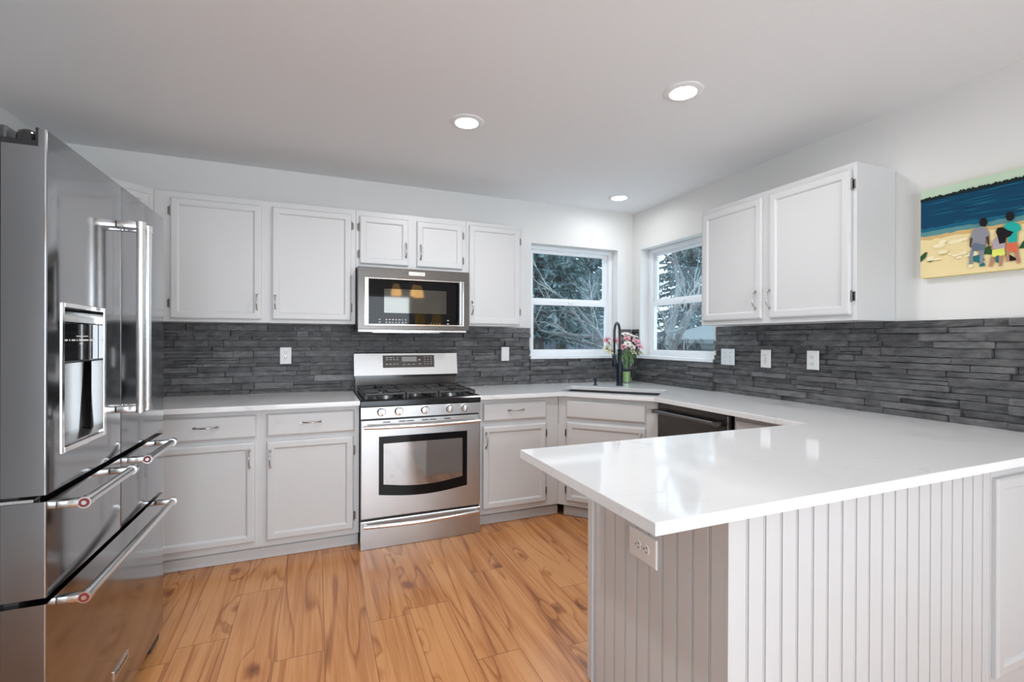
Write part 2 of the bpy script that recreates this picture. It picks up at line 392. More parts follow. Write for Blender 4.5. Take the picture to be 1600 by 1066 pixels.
def window(name, loc, rz, Wd, label):
    r = bpy.data.objects.new(name, None); COL.objects.link(r); r.location = loc; r.rotation_euler = (0, 0, R_(rz))
    struct(r, label, 'window')
    H = WZ[1]-1.140
    def ring(x0, x1, z0, z1, y0, y1, t, name, tb=None, tt=None):
        tb = tb or t; tt = tt or t
        q = MB(); b = 0.002
        q.box(x0, x0+t, y0, y1, z0, z1, b); q.box(x1-t, x1, y0, y1, z0, z1, b)
        q.box(x0+t, x1-t, y0, y1, z0, z0+tb, b); q.box(x0+t, x1-t, y0, y1, z1-tt, z1, b)
        return q.build(name, M_trim, r)
    ring(0.001, Wd-0.001, 0, H-0.001, 0.090, 0.158, 0.036, 'window_frame', 0.018, 0.030)
    up = ring(0.036, Wd-0.036, 0.468, H-0.030, 0.126, 0.150, 0.038, 'upper_sash', 0.038, 0.030)
    g = MB().box(0.074, Wd-0.074, 0.136, 0.140, 0.506, H-0.060).build('pane', M_glass, up)
    lo = ring(0.036, Wd-0.036, 0.018, 0.485, 0.098, 0.124, 0.032, 'lower_sash', 0.034, 0.040)
    g = MB().box(0.068, Wd-0.068, 0.110, 0.114, 0.052, 0.445).build('pane', M_glass, lo)
    q = MB(); q.box(Wd/2-0.025, Wd/2+0.025, 0.088, 0.098, 0.462, 0.480, 0.002); q.build('sash_lock', M_trim, r)
    q = MB(); q.box(-0.016, Wd+0.016, -0.036, -0.0005, -0.026, 0, 0.003); q.box(0.0005, Wd-0.0005, -0.001, 0.092, -0.0255, 0)
    q.build('window_sill', M_trim, r)
    return r
window('window_1', (W1[0], 0, 1.140), 0, W1[1]-W1[0], 'white double-hung window in the range wall beside the corner')
window('window_2', (0, W2[1], 1.140), -90, W2[1]-W2[0], 'white double-hung window partly behind the wall cabinet over the dishwasher')

# ------------------------------------------------------------------ stacked stone backsplashes
def ledger(name, loc, rz, regions, label, seed):
    rng = random.Random(seed); q = MB()
    def rows(z0, z1):
        out = [z0]; 
        while out[-1] < z1-0.016: out.append(out[-1]+rng.choice((0.027, 0.031, 0.035, 0.039, 0.044)))
        out[-1] = z1
        if out[-1]-out[-2] < 0.018: out.pop(-2)
        return out
    R1 = rows(KZ+0.0005, 1.1125); R2 = rows(1.1125, 1.3765)
    def piece(x0, x1, z0, z1):
        d = 0.005+rng.random()**1.2*0.030; g = 0.0016
        x0 += g; x1 -= g; z0 += 0.0004; z1 -= 0.0012+rng.random()*0.002
        nx = max(2, int((x1-x0)/0.035)); t0, t1 = rng.uniform(-.004, .004), rng.uniform(-.004, .004)
        rowsv = []
        for zz in (z0, (z0+z1)/2+rng.uniform(-.004, .004), z1):
            rowsv.append([])
            for i in range(nx+1):
                u = i/nx
                dd = max(0.0046, d+t0*(1-u)+t1*u+rng.uniform(-.0022, .0022))
                rowsv[-1].append(q.bm.verts.new((x0+(x1-x0)*u, -dd, zz+(rng.uniform(-.0012, .0012) if 0 < i < nx else 0))))
        bk = [[q.bm.verts.new((v.co.x, -0.0005, v.co.z)) for v in rowsv[k]] for k in (0, 2)]
        for a, b in ((rowsv[0], rowsv[1]), (rowsv[1], rowsv[2]), (bk[0], rowsv[0]), (rowsv[2], bk[1])):
            for i in range(nx): q.bm.faces.new((a[i], a[i+1], b[i+1], b[i]))
        for i in (0, nx): q.bm.faces.new((rowsv[0][i], rowsv[1][i], rowsv[2][i], bk[1][i], bk[0][i]))
    for x0, x1, hi, lo in regions:
        RR = (R1 if lo else [R2[0]]) + (R2[1:] if hi else [])
        if hi and not lo: RR = R2
        for za, zb in zip(RR, RR[1:]):
            x = x0
            while x < x1-0.0005:
                ln = rng.choice((0.08, 0.13, 0.18, 0.24, 0.30, 0.36))*rng.uniform(.85, 1.15)
                e = x+ln
                if x1-e < 0.06: e = x1
                if zb-za > 0.028 and rng.random() < 0.10 and e-x > 0.1:
                    zm = za+(zb-za)*rng.uniform(.4, .6); piece(x, e, za, zm); piece(x, e, zm, zb)
                else: piece(x, e, za, zb)
                x = e
    for x0, x1, hi, lo in regions:
        q.box(x0, x1, -0.0024, -0.0006, R1[0] if lo else R2[0], R2[-1] if hi else R1[-1], mi=1)
    o = q.build(name, [M_slate, M_slot]); o.location = loc; o.rotation_euler = (0, 0, R_(rz))
    # bedding coat behind the strips
    tag(o, label, 'backsplash'); return o
ledger('stone_backsplash', (0, 0, 0), 0, [(-4.19, W1[0]-0.019, True, True), (W1[0]-0.018, W1[1]+0.018, False, True), (W1[1]+0.019, -0.030, True, True)],
       'dark stacked slate backsplash behind the range', 3)
ledger('stone_backsplash', (0, 0, 0), -90, [(0.0, 0.099, True, True), (0.100, 1.003, False, True), (1.004, 3.05, True, True)],
       'dark stacked slate backsplash under the beach canvas', 8)

# ------------------------------------------------------------------ cabinets
def pull(name, parent, cx, cz, vert=True, ln=0.104, y=-0.020):
    """bowed chrome pull with rosette ends"""
    q = MB(); h = ln/2; pts = []; rad = []
    for k in range(17):
        t = -1+2*k/16
        out = 0.028*(1-abs(t)**2.6)
        pts.append((t*h*0.92, -out)); rad.append(0.0034+0.0024*abs(t)**3)
    def P(a, o): return (cx, y+o-0.003, cz+a) if vert else (cx+a, y+o-0.003, cz)
    q.tube([P(a, o) for a, o in pts], rad, 10)
    for sgn in (-1, 1):
        c = P(sgn*h*0.92, 0.003); d = P(sgn*h*0.92, -0.004)
        q.cyl(c, d, 0.0085, 0.0062, 14)
        e = P(sgn*h*1.06, 0.003); e2 = P(sgn*h*1.06, -0.001); q.cyl(e, e2, 0.0045, 0.003, 10)
    return q.build(name, M_pull, parent, 50)
def hinge(parent, x, z, side):
    q = MB()
    q.cyl((x, -0.010, z-0.024), (x, -0.010, z+0.024), 0.0042, seg=10)
    q.cyl((x, -0.010, z-0.029), (x, -0.010, z-0.024), 0.0028, seg=8); q.cyl((x, -0.010, z+0.024), (x, -0.010, z+0.029), 0.0028, seg=8)
    q.box(min(x, x+side*0.012), max(x, x+side*0.012), -0.0025, 0, z-0.022, z+0.022)
    return q.build('hinge', M_hinge, parent, 40)
DOORP = [(0, -0.0005), (0, -0.013), (0.003, -0.017), (0.007, -0.0195), (0.010, -0.020), (0.036, -0.020), (0.0385, -0.0185), (0.042, -0.0165), (0.0445, -0.013), (0.046, -0.0105)]
DRWP = [(0, -0.0005), (0, -0.012), (0.004, -0.0165), (0.009, -0.0195), (0.012, -0.020)]
def door(root, x0, x1, z0, z1, pl=None, hinge_side=0, hz=None, lab=None):
    d = MB().rings(x0, x1, z0, z1, DOORP).build('door', M_cab, root, label=lab)
    if pl: pull('pull_handle', d, pl[0], pl[1], True)
    if hinge_side:
        x = x0-0.004 if hinge_side < 0 else x1+0.004
        for z in (hz or (z0+0.09, z1-0.08)): hinge(d, x, z, hinge_side)
    return d
def drawer(root, x0, x1, z0, z1, handle=True, name='drawer'):
    d = MB().rings(x0, x1, z0, z1, DRWP).build(name, M_cab, root)
    if handle: pull('pull_handle', d, (x0+x1)/2, (z0+z1)/2+0.008, False, 0.115)
    return d
def body(root, W_, D, z0, z1):
    return MB().box(0, W_, 0, D, z0, z1, 0.0015, seg=1).build('cabinet_body', M_cab, root)
UZ0, UZ1 = 1.3776, 2.1465
UY = -0.3035
# wall cabinets on the range wall
def wallcab(x0, x1, z0, label):
    r = thing('wall_cabinet', label, 'cabinet', (x0, UY, z0), 0, 'wall cabinets')
    body(r, x1-x0, -UY-0.002, 0, UZ1-z0); return r
x0 = -3.5977
r = wallcab(x0, -2.4775, UZ0, 'wide white two-door wall cabinet between refrigerator and microwave')
door(r, -3.515-x0, -3.0385-x0, 0.019, 0.731, (-3.063-x0, 0.129), -1, (0.108, 0.652))
door(r, -2.980-x0, -2.506-x0, 0.022, 0.733, (-2.960-x0, 0.131), 1, (0.110, 0.657))
x0 = -2.4765
r = wallcab(x0, -1.7065, 1.7585, 'short white two-door wall cabinet directly above the microwave')
door(r, -2.4525-x0, -2.1275-x0, 0.0285, 0.351, (-2.145-x0, 0.135), -1, (0.092, 0.275))
door(r, -2.0685-x0, -1.736-x0, 0.0285, 0.350, (-2.043-x0, 0.129), 1, (0.092, 0.275))
x0 = -1.7055
r = wallcab(x0, -1.2585, UZ0, 'single-door white wall cabinet between microwave and window')
door(r, -1.6855-x0, -1.281-x0, 0.014, 0.742, (-1.663-x0, 0.133), 1, (0.11, 0.65))
# diagonal corner wall cabinet, mostly behind the refrigerator
a = 0.2955
r = thing('wall_cabinet', 'diagonal corner wall cabinet peeking over the top of the refrigerator', 'cabinet', (-3.5985-a, UY-a, UZ0), 45, 'wall cabinets')
wd = a*math.sqrt(2)
q = MB(); q.prism([(0.0, 0.0), (wd, 0.0), (wd+0.212, 0.212), (wd/2, 0.212+0.212+wd/2-0.006), (-0.212, 0.212)], 0, UZ1-UZ0)
q.build('cabinet_body', M_cab, r)
door(r, 0.030, wd-0.030, 0.019, 0.731, (wd-0.055, 0.129), -1)
# wall cabinet on the right wall
r = thing('wall_cabinet', 'white two-door wall cabinet over the dishwasher, next to the beach canvas', 'cabinet', (UY, -1.1690, UZ0), -90, 'wall cabinets')
body(r, 0.9985, -UY-0.002, 0, UZ1-UZ0)
Y = lambda y: -1.1690-y
door(r, Y(-1.1945), Y(-1.6495), 0.028, 0.737, (Y(-1.615), 0.138), 0)
door(r, Y(-1.700), Y(-2.1465), 0.028, 0.737, (Y(-1.7085), 0.136), 1, (0.117, 0.663))

# base cabinets
FY = -0.610
def toe(root, x0, x1, y=0.057, depth=0.02):
    q = MB(); q.box(x0, x1, y, y+depth, 0.0005, 0.0885)
    q.box(x0, x1, y-0.010, y-0.0005, 0.0005, 0.062, 0.003)
    return q.build('toe_kick', M_cab, root)
def basecab(x0, x1, label, D=0.605, extra=0.0):
    r = thing('base_cabinet', label, 'cabinet', (x0, FY, 0), 0, 'base cabinets')
    body(r, x1-x0, D, 0.089, KB-0.0008); toe(r, 0, x1-x0+extra); return r
x0 = -3.560
r = basecab(x0, -2.4755, 'white base cabinet with two drawers, left of the range')
for (a0, a1) in ((-3.515, -3.034), (-2.981, -2.504)): drawer(r, a0-x0, a1-x0, 0.717, 0.846)
door(r, -3.515-x0, -3.039-x0, 0.124, 0.692, (-3.066-x0, 0.600), 0)
door(r, -2.981-x0, -2.509-x0, 0.123, 0.689, (-2.962-x0, 0.590), 1, (0.20, 0.60))
r = basecab(-4.195, -3.561, 'blind corner base cabinet hidden behind the refrigerator')
x0 = -1.7085
r = basecab(x0, -1.1005, 'white base cabinet with one drawer, right of the range', extra=0.024)
drawer(r, -1.675-x0, -1.203-x0, 0.722, 0.844)
door(r, -1.678-x0, -1.2055-x0, 0.126, 0.686, (-1.658-x0, 0.595), 1, (0.20, 0.61))
# diagonal sink base
ang = -47.59
r = thing('base_cabinet', 'diagonal corner base cabinet under the sink', 'cabinet', (-1.0995, -0.6105, 0), ang, 'base cabinets')
ca, sa = math.cos(R_(ang)), math.sin(R_(ang))
def loc2(x, y): return ((x+1.0995)*ca+(y+0.6105)*sa, -(x+1.0995)*sa+(y+0.6105)*ca)
q = MB(); q.prism([(0, 0), (0.704, 0)]+[loc2(*p_) for p_ in ((-0.006, -1.1285), (-0.006, -0.006), (-1.0985, -0.006))], 0.089, 0.655); q.box(0.001, 0.703, 0.0002, 0.020, 0.6552, KB-0.0008); q.build('cabinet_body', M_cab, r)
toe(r, 0.027, 0.69)
drawer(r, 0.066, 0.619, 0.722, 0.846, False, 'false_drawer_front')
door(r, 0.068, 0.619, 0.126, 0.690, (0.594, 0.597), -1, (0.20, 0.61))
# filler cabinet between dishwasher and peninsula
r = thing('base_cabinet', 'narrow base cabinet between dishwasher and peninsula', 'cabinet', (-0.610, -1.7285, 0), -90, 'base cabinets')
body(r, 0.372, 0.60, 0.089, KB-0.0008); toe(r, 0, 0.372)
drawer(r, 0.018, 0.355, 0.722, 0.846, False)
door(r, 0.018, 0.355, 0.126, 0.690, None, 0)

# ------------------------------------------------------------------ peninsula
PX, PY0, PY1 = -1.764, -2.765, -2.110
r = thing('peninsula_cabinet', 'white peninsula cabinet with grooved beadboard front and end', 'cabinet', (PX, PY0, 0), 0, 'base cabinets')
LX = 1.760
MB().box(0.012, LX, 0.012, PY1-PY0-0.004, 0.0005, KB-0.0008).build('cabinet_body', M_cab, r)
def bead(u0, u1, first, pitch, thick):
    """plan outline of a grooved board: front at 0, back at thick"""
    pts = [(u0, 0.0)]; u = first
    while u < u1-0.012:
        for du, d in ((-0.0040, 0), (-0.0032, 0.0065), (-0.0014, 0.0065), (-0.0006, 0.0012), (0.0012, 0.0004), (0.0030, 0.0012), (0.0038, 0.0065), (0.0056, 0.0065), (0.0064, 0)):
            pts.append((u+du, d))
        u += pitch
    pts += [(u1, 0.0), (u1, thick), (u0, thick)]
    return pts
MB().prism(bead(0, 1.211, 0.064, 0.0610, 0.0118), 0.0005, KB-0.0008).build('beadboard_front', M_cab, r)
MB().prism([(d, v) for v, d in bead(0.0122, PY1-PY0-0.030, 0.060, 0.0610, 0.0118)], 0.0005, KB-0.0008).build('beadboard_end', M_cab, r)
q = MB(); q.box(-0.004, 0.0115, PY1-PY0-0.0295, PY1-PY0-0.014, 0.0005, KB-0.0008, 0.001); q.box(-0.004, 0.014, PY1-PY0-0.0135, PY1-PY0+0.001, 0.0005, KB-0.0008, 0.001)
q.build('corner_trim', M_cab, r)
q = MB(); q.box(1.2125, 1.760, -0.0002, 0.0115, 0.0005, KB-0.0008); q.build('face_frame', M_cab, r)
door(r, 1.2215, 1.712, 0.105, 0.800, None, 0)
# outlet plates
def outlet(loc, rz, label, w=0.072, h=0.116, decora=False, horiz=False, group='wall outlets and switches', name='wall_outlet'):
    r = thing(name, label, 'outlet', loc, rz, group)
    MB().rings(-w/2, w/2, -h/2, h/2, [(0, 0.0), (0, -0.003), (0.002, -0.0055), (0.004, -0.006)]).build('cover_plate', M_plate, r)
    if decora:
        f = MB().box(-0.0165, 0.0165, -0.0085, -0.0055, -0.0335, 0.0335, 0.001).build('receptacle', M_plate, r)
        for zc in (-0.019, 0.019):
            q = MB(); q.box(-0.0085, -0.0065, -0.0092, -0.0083, zc-0.004, zc+0.004); q.box(0.0065, 0.0085, -0.0092, -0.0083, zc-0.004, zc+0.004); q.cyl((0, -0.0083, zc-0.0085), (0, -0.0092, zc-0.0085), 0.0022, seg=8)
            q.build('slots', M_slot, f)
    else:
        for s in (-1, 1):
            cx, cz = (s*0.0195, 0) if horiz else (0, s*0.0195)
            f = MB().cyl((cx, -0.0055, cz), (cx, -0.0082, cz), 0.0165, seg=20).build('receptacle', M_plate, r, 40)
            q = MB()
            def bx(u0, u1, v0, v1):
                if horiz: q.box(cx+v0, cx+v1, -0.0090, -0.0080, cz-u1, cz-u0)
                else: q.box(cx+u0, cx+u1, -0.0090, -0.0080, cz+v0, cz+v1)
            bx(-0.0080, -0.0058, 0.0, 0.0085); bx(0.0058, 0.0080, 0.0005, 0.0080); bx(-0.0020, 0.0020, -0.0095, -0.0050)
            q.build('slots', M_slot, f)
        MB().cyl((0, -0.0055, 0), (0, -0.0068, 0), 0.003, seg=10).build('screw', M_nickel, r)
    return r
SD = -0.030
outlet((-2.916, SD, 1.161), 0, 'white duplex outlet on the slate between refrigerator and range')
outlet((-1.764-0.0008, -2.4335, 0.626), -90, 'white horizontal duplex outlet on the peninsula end panel', 0.134, 0.090, horiz=True)
outlet((SD, -1.4455, 1.160), -90, 'white duplex outlet between the double switch and the square-faced outlet')
outlet((SD, -1.760, 1.163), -90, 'white square-faced outlet below the right end of the wall cabinet', decora=True, w=0.072, h=0.112)
# rocker switch right of the range
r = thing('light_switch', 'white single rocker switch on the slate right of the microwave', 'switch', (-1.285, SD, 1.160), 0, 'wall outlets and switches')
MB().rings(-0.034, 0.034, -0.057, 0.057, [(0, 0.0), (0, -0.003), (0.002, -0.0055), (0.004, -0.006)]).build('cover_plate', M_plate, r)
MB().prism([(-0.005, -0.033), (-0.0095, -0.033), (-0.0065, 0.0), (-0.0085, 0.033), (-0.005, 0.033)], -0.0165, 0.0165, 'x').build('rocker', M_plate, r)
# double toggle
r = thing('light_switch', 'wide double toggle switch plate beside the window under the wall cabinet', 'switch', (SD, -1.1395, 1.161), -90, 'wall outlets and switches')
MB().rings(-0.058, 0.058, -0.057, 0.057, [(0, 0.0), (0, -0.003), (0.002, -0.0055), (0.004, -0.006)]).build('cover_plate', M_plate_lit, r)
for cx in (-0.023, 0.023):
    MB().prism([(-0.0055, -0.009), (-0.0175, 0.002), (-0.0175, 0.009), (-0.0055, 0.008)], cx-0.0045, cx+0.0045, 'x').build('toggle', M_plate, r)
    for cz in (0.030, -0.030): MB().cyl((cx, -0.0055, cz), (cx, -0.0066, cz), 0.0028, seg=8).build('screw', M_nickel, r)

# ------------------------------------------------------------------ worktops and sink
def slab(name, outer, holes, label):
    bm = bmesh.new(); edges = []
    for lp in [outer]+holes:
        vs = [bm.verts.new((x, y, KZ)) for x, y in lp]
        edges += [bm.edges.new((vs[i], vs[(i+1) % len(vs)])) for i in range(len(vs))]
    bmesh.ops.triangle_fill(bm, edges=edges, use_beauty=True, use_dissolve=False)
    bmesh.ops.recalc_face_normals(bm, faces=bm.faces[:])
    if bm.faces[0].normal.z < 0: bmesh.ops.reverse_faces(bm, faces=bm.faces[:])
    ex = bmesh.ops.extrude_face_region(bm, geom=bm.faces[:])
    for v in [g for g in ex['geom'] if isinstance(g, bmesh.types.BMVert)]: v.co.z = KB
    bmesh.ops.recalc_face_normals(bm, faces=bm.faces[:])
    es = [e for e in bm.edges if len(e.link_faces) == 2 and all(v.co.z > KZ-1e-5 for v in e.verts) and e.calc_face_angle(0) > 1.0]
    bmesh.ops.bevel(bm, geom=es, offset=0.0022, segments=2, affect='EDGES', profile=0.5)
    q = MB(); q.bm.free(); q.bm = bm
    return tag(q.build(name, M_quartz), label, 'worktop')
slab('quartz_worktop', [(-4.195, -0.004), (-4.195, -0.664), (-2.4755, -0.664), (-2.4755, -0.004)], [], 'white quartz worktop left of the range')
BL, BR = Vector((-0.798, -0.271)), Vector((-0.287, -0.803)); nn = Vector((-0.721, -0.693))*0.425
FL, FR = BL+nn+Vector((0.03, 0.0)), BR+nn+Vector((0.0, 0.02))
slab('quartz_worktop', [(-1.7105, -0.004), (-0.004, -0.004), (-0.004, -2.8727), (-2.0785, -2.8727), (-2.0785, -2.1796), (-0.6765, -2.1796), (-0.6765, -1.1435), (-1.1008, -0.664), (-1.7105, -0.664)],
     [[tuple(BL), tuple(BR), tuple(FR), tuple(FL)]], 'polished white quartz worktop wrapping the sink corner and peninsula')
r = thing('undermount_sink', 'dark undermount sink set in the corner worktop', 'sink', (-0.66, -0.66, KB))
o_ = Vector((-0.66, -0.66)); q = MB(); lp = []
cen = (BL+BR+FR+FL)/4
for sc_, z in ((1.03, -0.0015), (1.03, -0.20), (0.98, -0.205), (0.98, -0.03), (0.98, -0.0015)): pass
def lpz(s_, z): return [((cen+(p-cen)*s_-o_).x, (cen+(p-cen)*s_-o_).y, z) for p in (BL, BR, FR, FL)]
q.loft([lpz(1.05, -0.0012), lpz(1.05, -0.21), lpz(0.5, -0.212)], cap0=False)
q.loft([lpz(1.05, -0.0012), lpz(1.015, -0.0012), lpz(1.0, -0.19), lpz(0.5, -0.20)], cap0=False)
q.build('basin', M_sink, r)
MB().lathe([(0.04, -0.199), (0.045, -0.194), (0.02, -0.196)], (cen.x-o_.x, cen.y-o_.y, 0)).build('drain', M_steel, r, 40)

# faucet
fx, fy = -0.422, -0.400
r = thing('kitchen_faucet', 'tall matte black gooseneck faucet behind the corner sink', 'faucet', (fx, fy, KZ))
q = MB(); q.lathe([(0.031, 0.0005), (0.031, 0.006), (0.026, 0.012), (0.026, 0.10), (0.027, 0.17), (0.0245, 0.195), (0.016, 0.205), (0.016, 0.28), (0.0175, 0.283), (0.0175, 0.298), (0.013, 0.302)]); q.build('faucet_body', M_navy, r, 35)
sd = Vector((-0.80, -0.60)); reach = 0.135
pts = [(0, 0, 0.30), (0, 0, 0.36), (0, 0, 0.42)]
for k in range(1, 12):
    t = math.pi*k/12; c = reach/2*(1-math.cos(t)); pts.append((sd.x*c, sd.y*c, 0.43+0.082*math.sin(t)))
pts += [(sd.x*reach, sd.y*reach, 0.42), (sd.x*reach, sd.y*reach, 0.36)]
q = MB(); q.tube(pts, 0.0105, 12); q.build('gooseneck_hose', M_hose, r, 60)
hx, hy = sd.x*reach, sd.y*reach
q = MB(); q.lathe([(0.0085, 0.375), (0.012, 0.368), (0.009, 0.36), (0.0075, 0.26), (0.013, 0.255), (0.0165, 0.25), (0.0185, 0.20), (0.0195, 0.165), (0.017, 0.16)], (hx, hy, 0)); q.build('spray_head', M_navy, r, 35)
q = MB(); q.cyl((0.0, 0.0, 0.24), (hx*0.86, hy*0.86, 0.24), 0.005, seg=8); q.build('docking_arm', M_navy, r)
ld = Vector((0.80, -0.60))
q = MB(); q.cyl((ld.x*0.02, ld.y*0.02, 0.13), (ld.x*0.078, ld.y*0.078, 0.13), 0.0135, seg=16); q.tube([(ld.x*0.068, ld.y*0.068, 0.13), (ld.x*0.071, ld.y*0.071, 0.19), (ld.x*0.075, ld.y*0.075, 0.245)], [0.0055, 0.005, 0.0045], 10); q.build('lever_handle', M_navy, r, 40)
r = thing('soap_pump', 'short black soap pump left of the faucet', 'soap dispenser', (-0.590, -0.300, KZ))
q = MB(); q.lathe([(0.020, 0.0005), (0.020, 0.004), (0.010, 0.008), (0.009, 0.035), (0.012, 0.038), (0.012, 0.060), (0.008, 0.064)]); q.build('pump_body', M_navy, r, 35)
q = MB(); q.tube([(0, 0, 0.056), (-0.02, -0.018, 0.058), (-0.034, -0.03, 0.052)], [0.006, 0.0055, 0.0045], 8); q.build('pump_spout', M_navy, r, 40)

# ------------------------------------------------------------------ vase and flowers
vx, vy = -0.205, -0.196
r = thing('glass_vase', 'slim clear glass vase with green stems behind the faucet', 'vase', (vx, vy, KZ))
M_green = plain('stem_green', (0.22, 0.42, 0.09), 0.5); M_leaf = plain('leaf_green', (0.20, 0.33, 0.12), 0.5)
M_water = plain('green_water', (0.36, 0.50, 0.20), 0.3)
M_pw = plain('petal_white', (0.85, 0.80, 0.74), 0.5); M_pp = plain('petal_pink', (0.72, 0.32, 0.40), 0.5); M_pc = plain('petal_cream', (0.80, 0.80, 0.58), 0.5); M_st = plain('stamen', (0.30, 0.10, 0.03), 0.6)
q = MB(); q.lathe([(0.034, 0.0006), (0.037, 0.004), (0.036, 0.10), (0.038, 0.185), (0.0365, 0.185), (0.0345, 0.10), (0.0345, 0.008), (0.0, 0.008)][:7], cap0=True, cap1=True); q.build('vase_wall', M_vase, r, 40)
q = MB(); q.lathe([(0.0335, 0.0085), (0.0335, 0.098)]); q.build('water', M_water, r, 40)
rng = random.Random(12)
def flower(mi_main, tip, name, label, grp):
    """cut lily: stem in the vase, six recurved petals, stamens"""
    r = thing(name, label, 'flower', (vx, vy, KZ), 0, grp)
    tip = Vector(tip); base = Vector((rng.uniform(-.018, .018), rng.uniform(-.018, .018), 0.10))
    mid = Vector((tip.x*0.25+base.x*0.5, tip.y*0.25+base.y*0.5, 0.19+rng.uniform(0, .03)))
    q = MB(); pts = []
    for k in range(9):
        t = k/8; pts.append(base*(1-t)**2+mid*2*t*(1-t)+tip*t*t)
    q.tube(pts, 0.0024, 6)
    for s in range(3):
        t = 0.62+0.12*s; p = base*(1-t)**2+mid*2*t*(1-t)+tip*t*t
        d = Vector((rng.uniform(-1, 1), rng.uniform(-1, 1), rng.uniform(-.9, .3))).normalized(); sd_ = d.cross(Vector((0, 0, 1))).normalized()
        l = 0.055
        a = [q.bm.verts.new(c) for c in (p, p+d*l*.45+sd_*.007, p+d*l+Vector((0, 0, -.012)), p+d*l*.45-sd_*.007)]
        q.bm.faces.new(a)
    q.build('stem', M_leaf, r)
    ax = (pts[-1]-pts[-2]).normalized(); ax = (ax+Vector((-0.5, -0.75, 0.1))*rng.uniform(.3, 1.0)).normalized()
    e1 = ax.orthogonal().normalized(); e2 = ax.cross(e1); q = MB(); S = rng.uniform(.034, .046)
    for k in range(6):
        an = 2*math.pi*k/6+rng.uniform(-.15, .15); rd = e1*math.cos(an)+e2*math.sin(an); tg = ax.cross(rd)
        prev = None
        for j in range(6):
            t = j/5; wv = S*0.36*math.sin(math.pi*(0.12+0.86*t))
            c = tip+rd*S*(t**1.2)+ax*S*(0.75*math.sin(t*2.2)-0.05)
            row = [q.bm.verts.new(c-tg*wv), q.bm.verts.new(c+ax*(-.003)), q.bm.verts.new(c+tg*wv)]
            if prev:
                for i in range(2):
                    f = q.bm.faces.new((prev[i], prev[i+1], row[i+1], row[i])); f.material_index = 0 if (t > .35 or mi_main == 0) else 1
            prev = row
    q.build('petals', [(M_pw, M_pp, M_pc)[mi_main], M_pw], r, 80)
    q = MB()
    for k in range(4):
        an = 2*math.pi*k/4+.3; rd = e1*math.cos(an)+e2*math.sin(an)
        q.tube([tip, tip+ax*S*.6+rd*S*.16], 0.0009, 4); 
        c = tip+ax*S*.62+rd*S*.17; q.tube([c-rd*.003, c+rd*.003], 0.0018, 5)
    q.build('stamens', M_st, r)
tips = [(-.195, .0, .36), (-.16, .02, .335), (-.115, -.01, .35), (-.06, .03, .365), (.0, .0, .37), (.045, .03, .40), (.06, -.04, .345), (.02, .05, .405),
        (-.14, .0, .27), (-.175, .02, .29), (.02, -.04, .30), (.075, .0, .385), (.10, -.03, .30), (-.015, -.03, .325), (.055, .0, .25), (.115, .02, .345), (.12, -.01, .255), (-.05, -.02, .30)]
kinds = [1, 0, 1, 1, 1, 0, 1, 0, 2, 2, 0, 0, 1, 0, 2, 1, 2, 1]
for tp, kd in zip(tips, kinds):
    flower(kd, tp, ('white_lily', 'pink_lily', 'cream_lily')[kd],
           ('white open lily in the glass vase behind the faucet', 'pink open lily in the glass vase behind the faucet', 'pale cream lily hanging low at the vase rim')[kd],
           ('white lilies in the vase', 'pink lilies in the vase', 'cream lilies in the vase')[kd])

# ------------------------------------------------------------------ range
r = thing('gas_range', 'stainless steel gas range with five front knobs', 'range', (-2.472, -0.675, 0))
RW = 0.758
q = MB(); q.box(0.002, RW-0.002, 0.034, 0.640, 0.03, 0.868); q.box(0.03, 0.07, 0.08, 0.12, 0.0005, 0.03); q.box(RW-0.07, RW-0.03, 0.08, 0.12, 0.0005, 0.03); q.box(0.03, 0.07, 0.55, 0.59, 0.0005, 0.03); q.box(RW-0.07, RW-0.03, 0.55, 0.59, 0.0005, 0.03)
q.build('range_body', M_char, r)
q = MB(); q.prism([(0.0, 0.7935), (0.030, 0.7935), (0.033, 0.868), (0.012, 0.868), (0.0, 0.862)], 0.001, RW-0.001, 'x'); fp = q.build('control_fascia', M_steel, r)
for kx in (0.121, 0.225, 0.387, 0.547, 0.648):
    q = MB()
    q.loft([[(kx+rr*math.cos(t), yy, 0.8325+rr*math.sin(t)) for t in [2*math.pi*k/28 for k in range(28)]] for rr, yy in ((0.0265, 0.0), (0.0265, -0.006), (0.0225, -0.009), (0.0215, -0.020), (0.0195, -0.023))])
    q.box(kx-0.0055, kx+0.0055, -0.034, -0.022, 0.8325-0.019, 0.8325+0.019, 0.002)
    q.build('knob', M_steel_b, r, 35)
# cooktop
q = MB(); q.prism([(-0.004, 0.869), (0.600, 0.869), (0.600, 0.903), (0.030, 0.903), (0.012, 0.908), (0.0, 0.905), (-0.004, 0.898)], 0.0005, RW-0.0005, 'x')
q.box(0.0005, 0.022, 0.012, 0.60, 0.9025, 0.909, 0.002); q.box(RW-0.022, RW-0.0005, 0.012, 0.60, 0.9025, 0.909, 0.002)
ct = q.build('cooktop', M_black, r)
burn = [(0.165, 0.165, .043), (0.165, 0.435, .036), (0.379, 0.30, .050), (0.593, 0.165, .038), (0.593, 0.435, .032)]
for bx_, by_, br in burn:
    q = MB(); q.lathe([(br*1.18, 0.9035), (br*1.18, 0.909), (br, 0.912), (br, 0.917)], (bx_, by_, 0)); b_ = q.build('burner', M_steel, r, 35)
    q = MB(); q.lathe([(br*0.92, 0.9172), (br*0.95, 0.923), (br*0.8, 0.926)], (bx_, by_, 0)); q.build('burner_cap', M_iron, b_, 35)
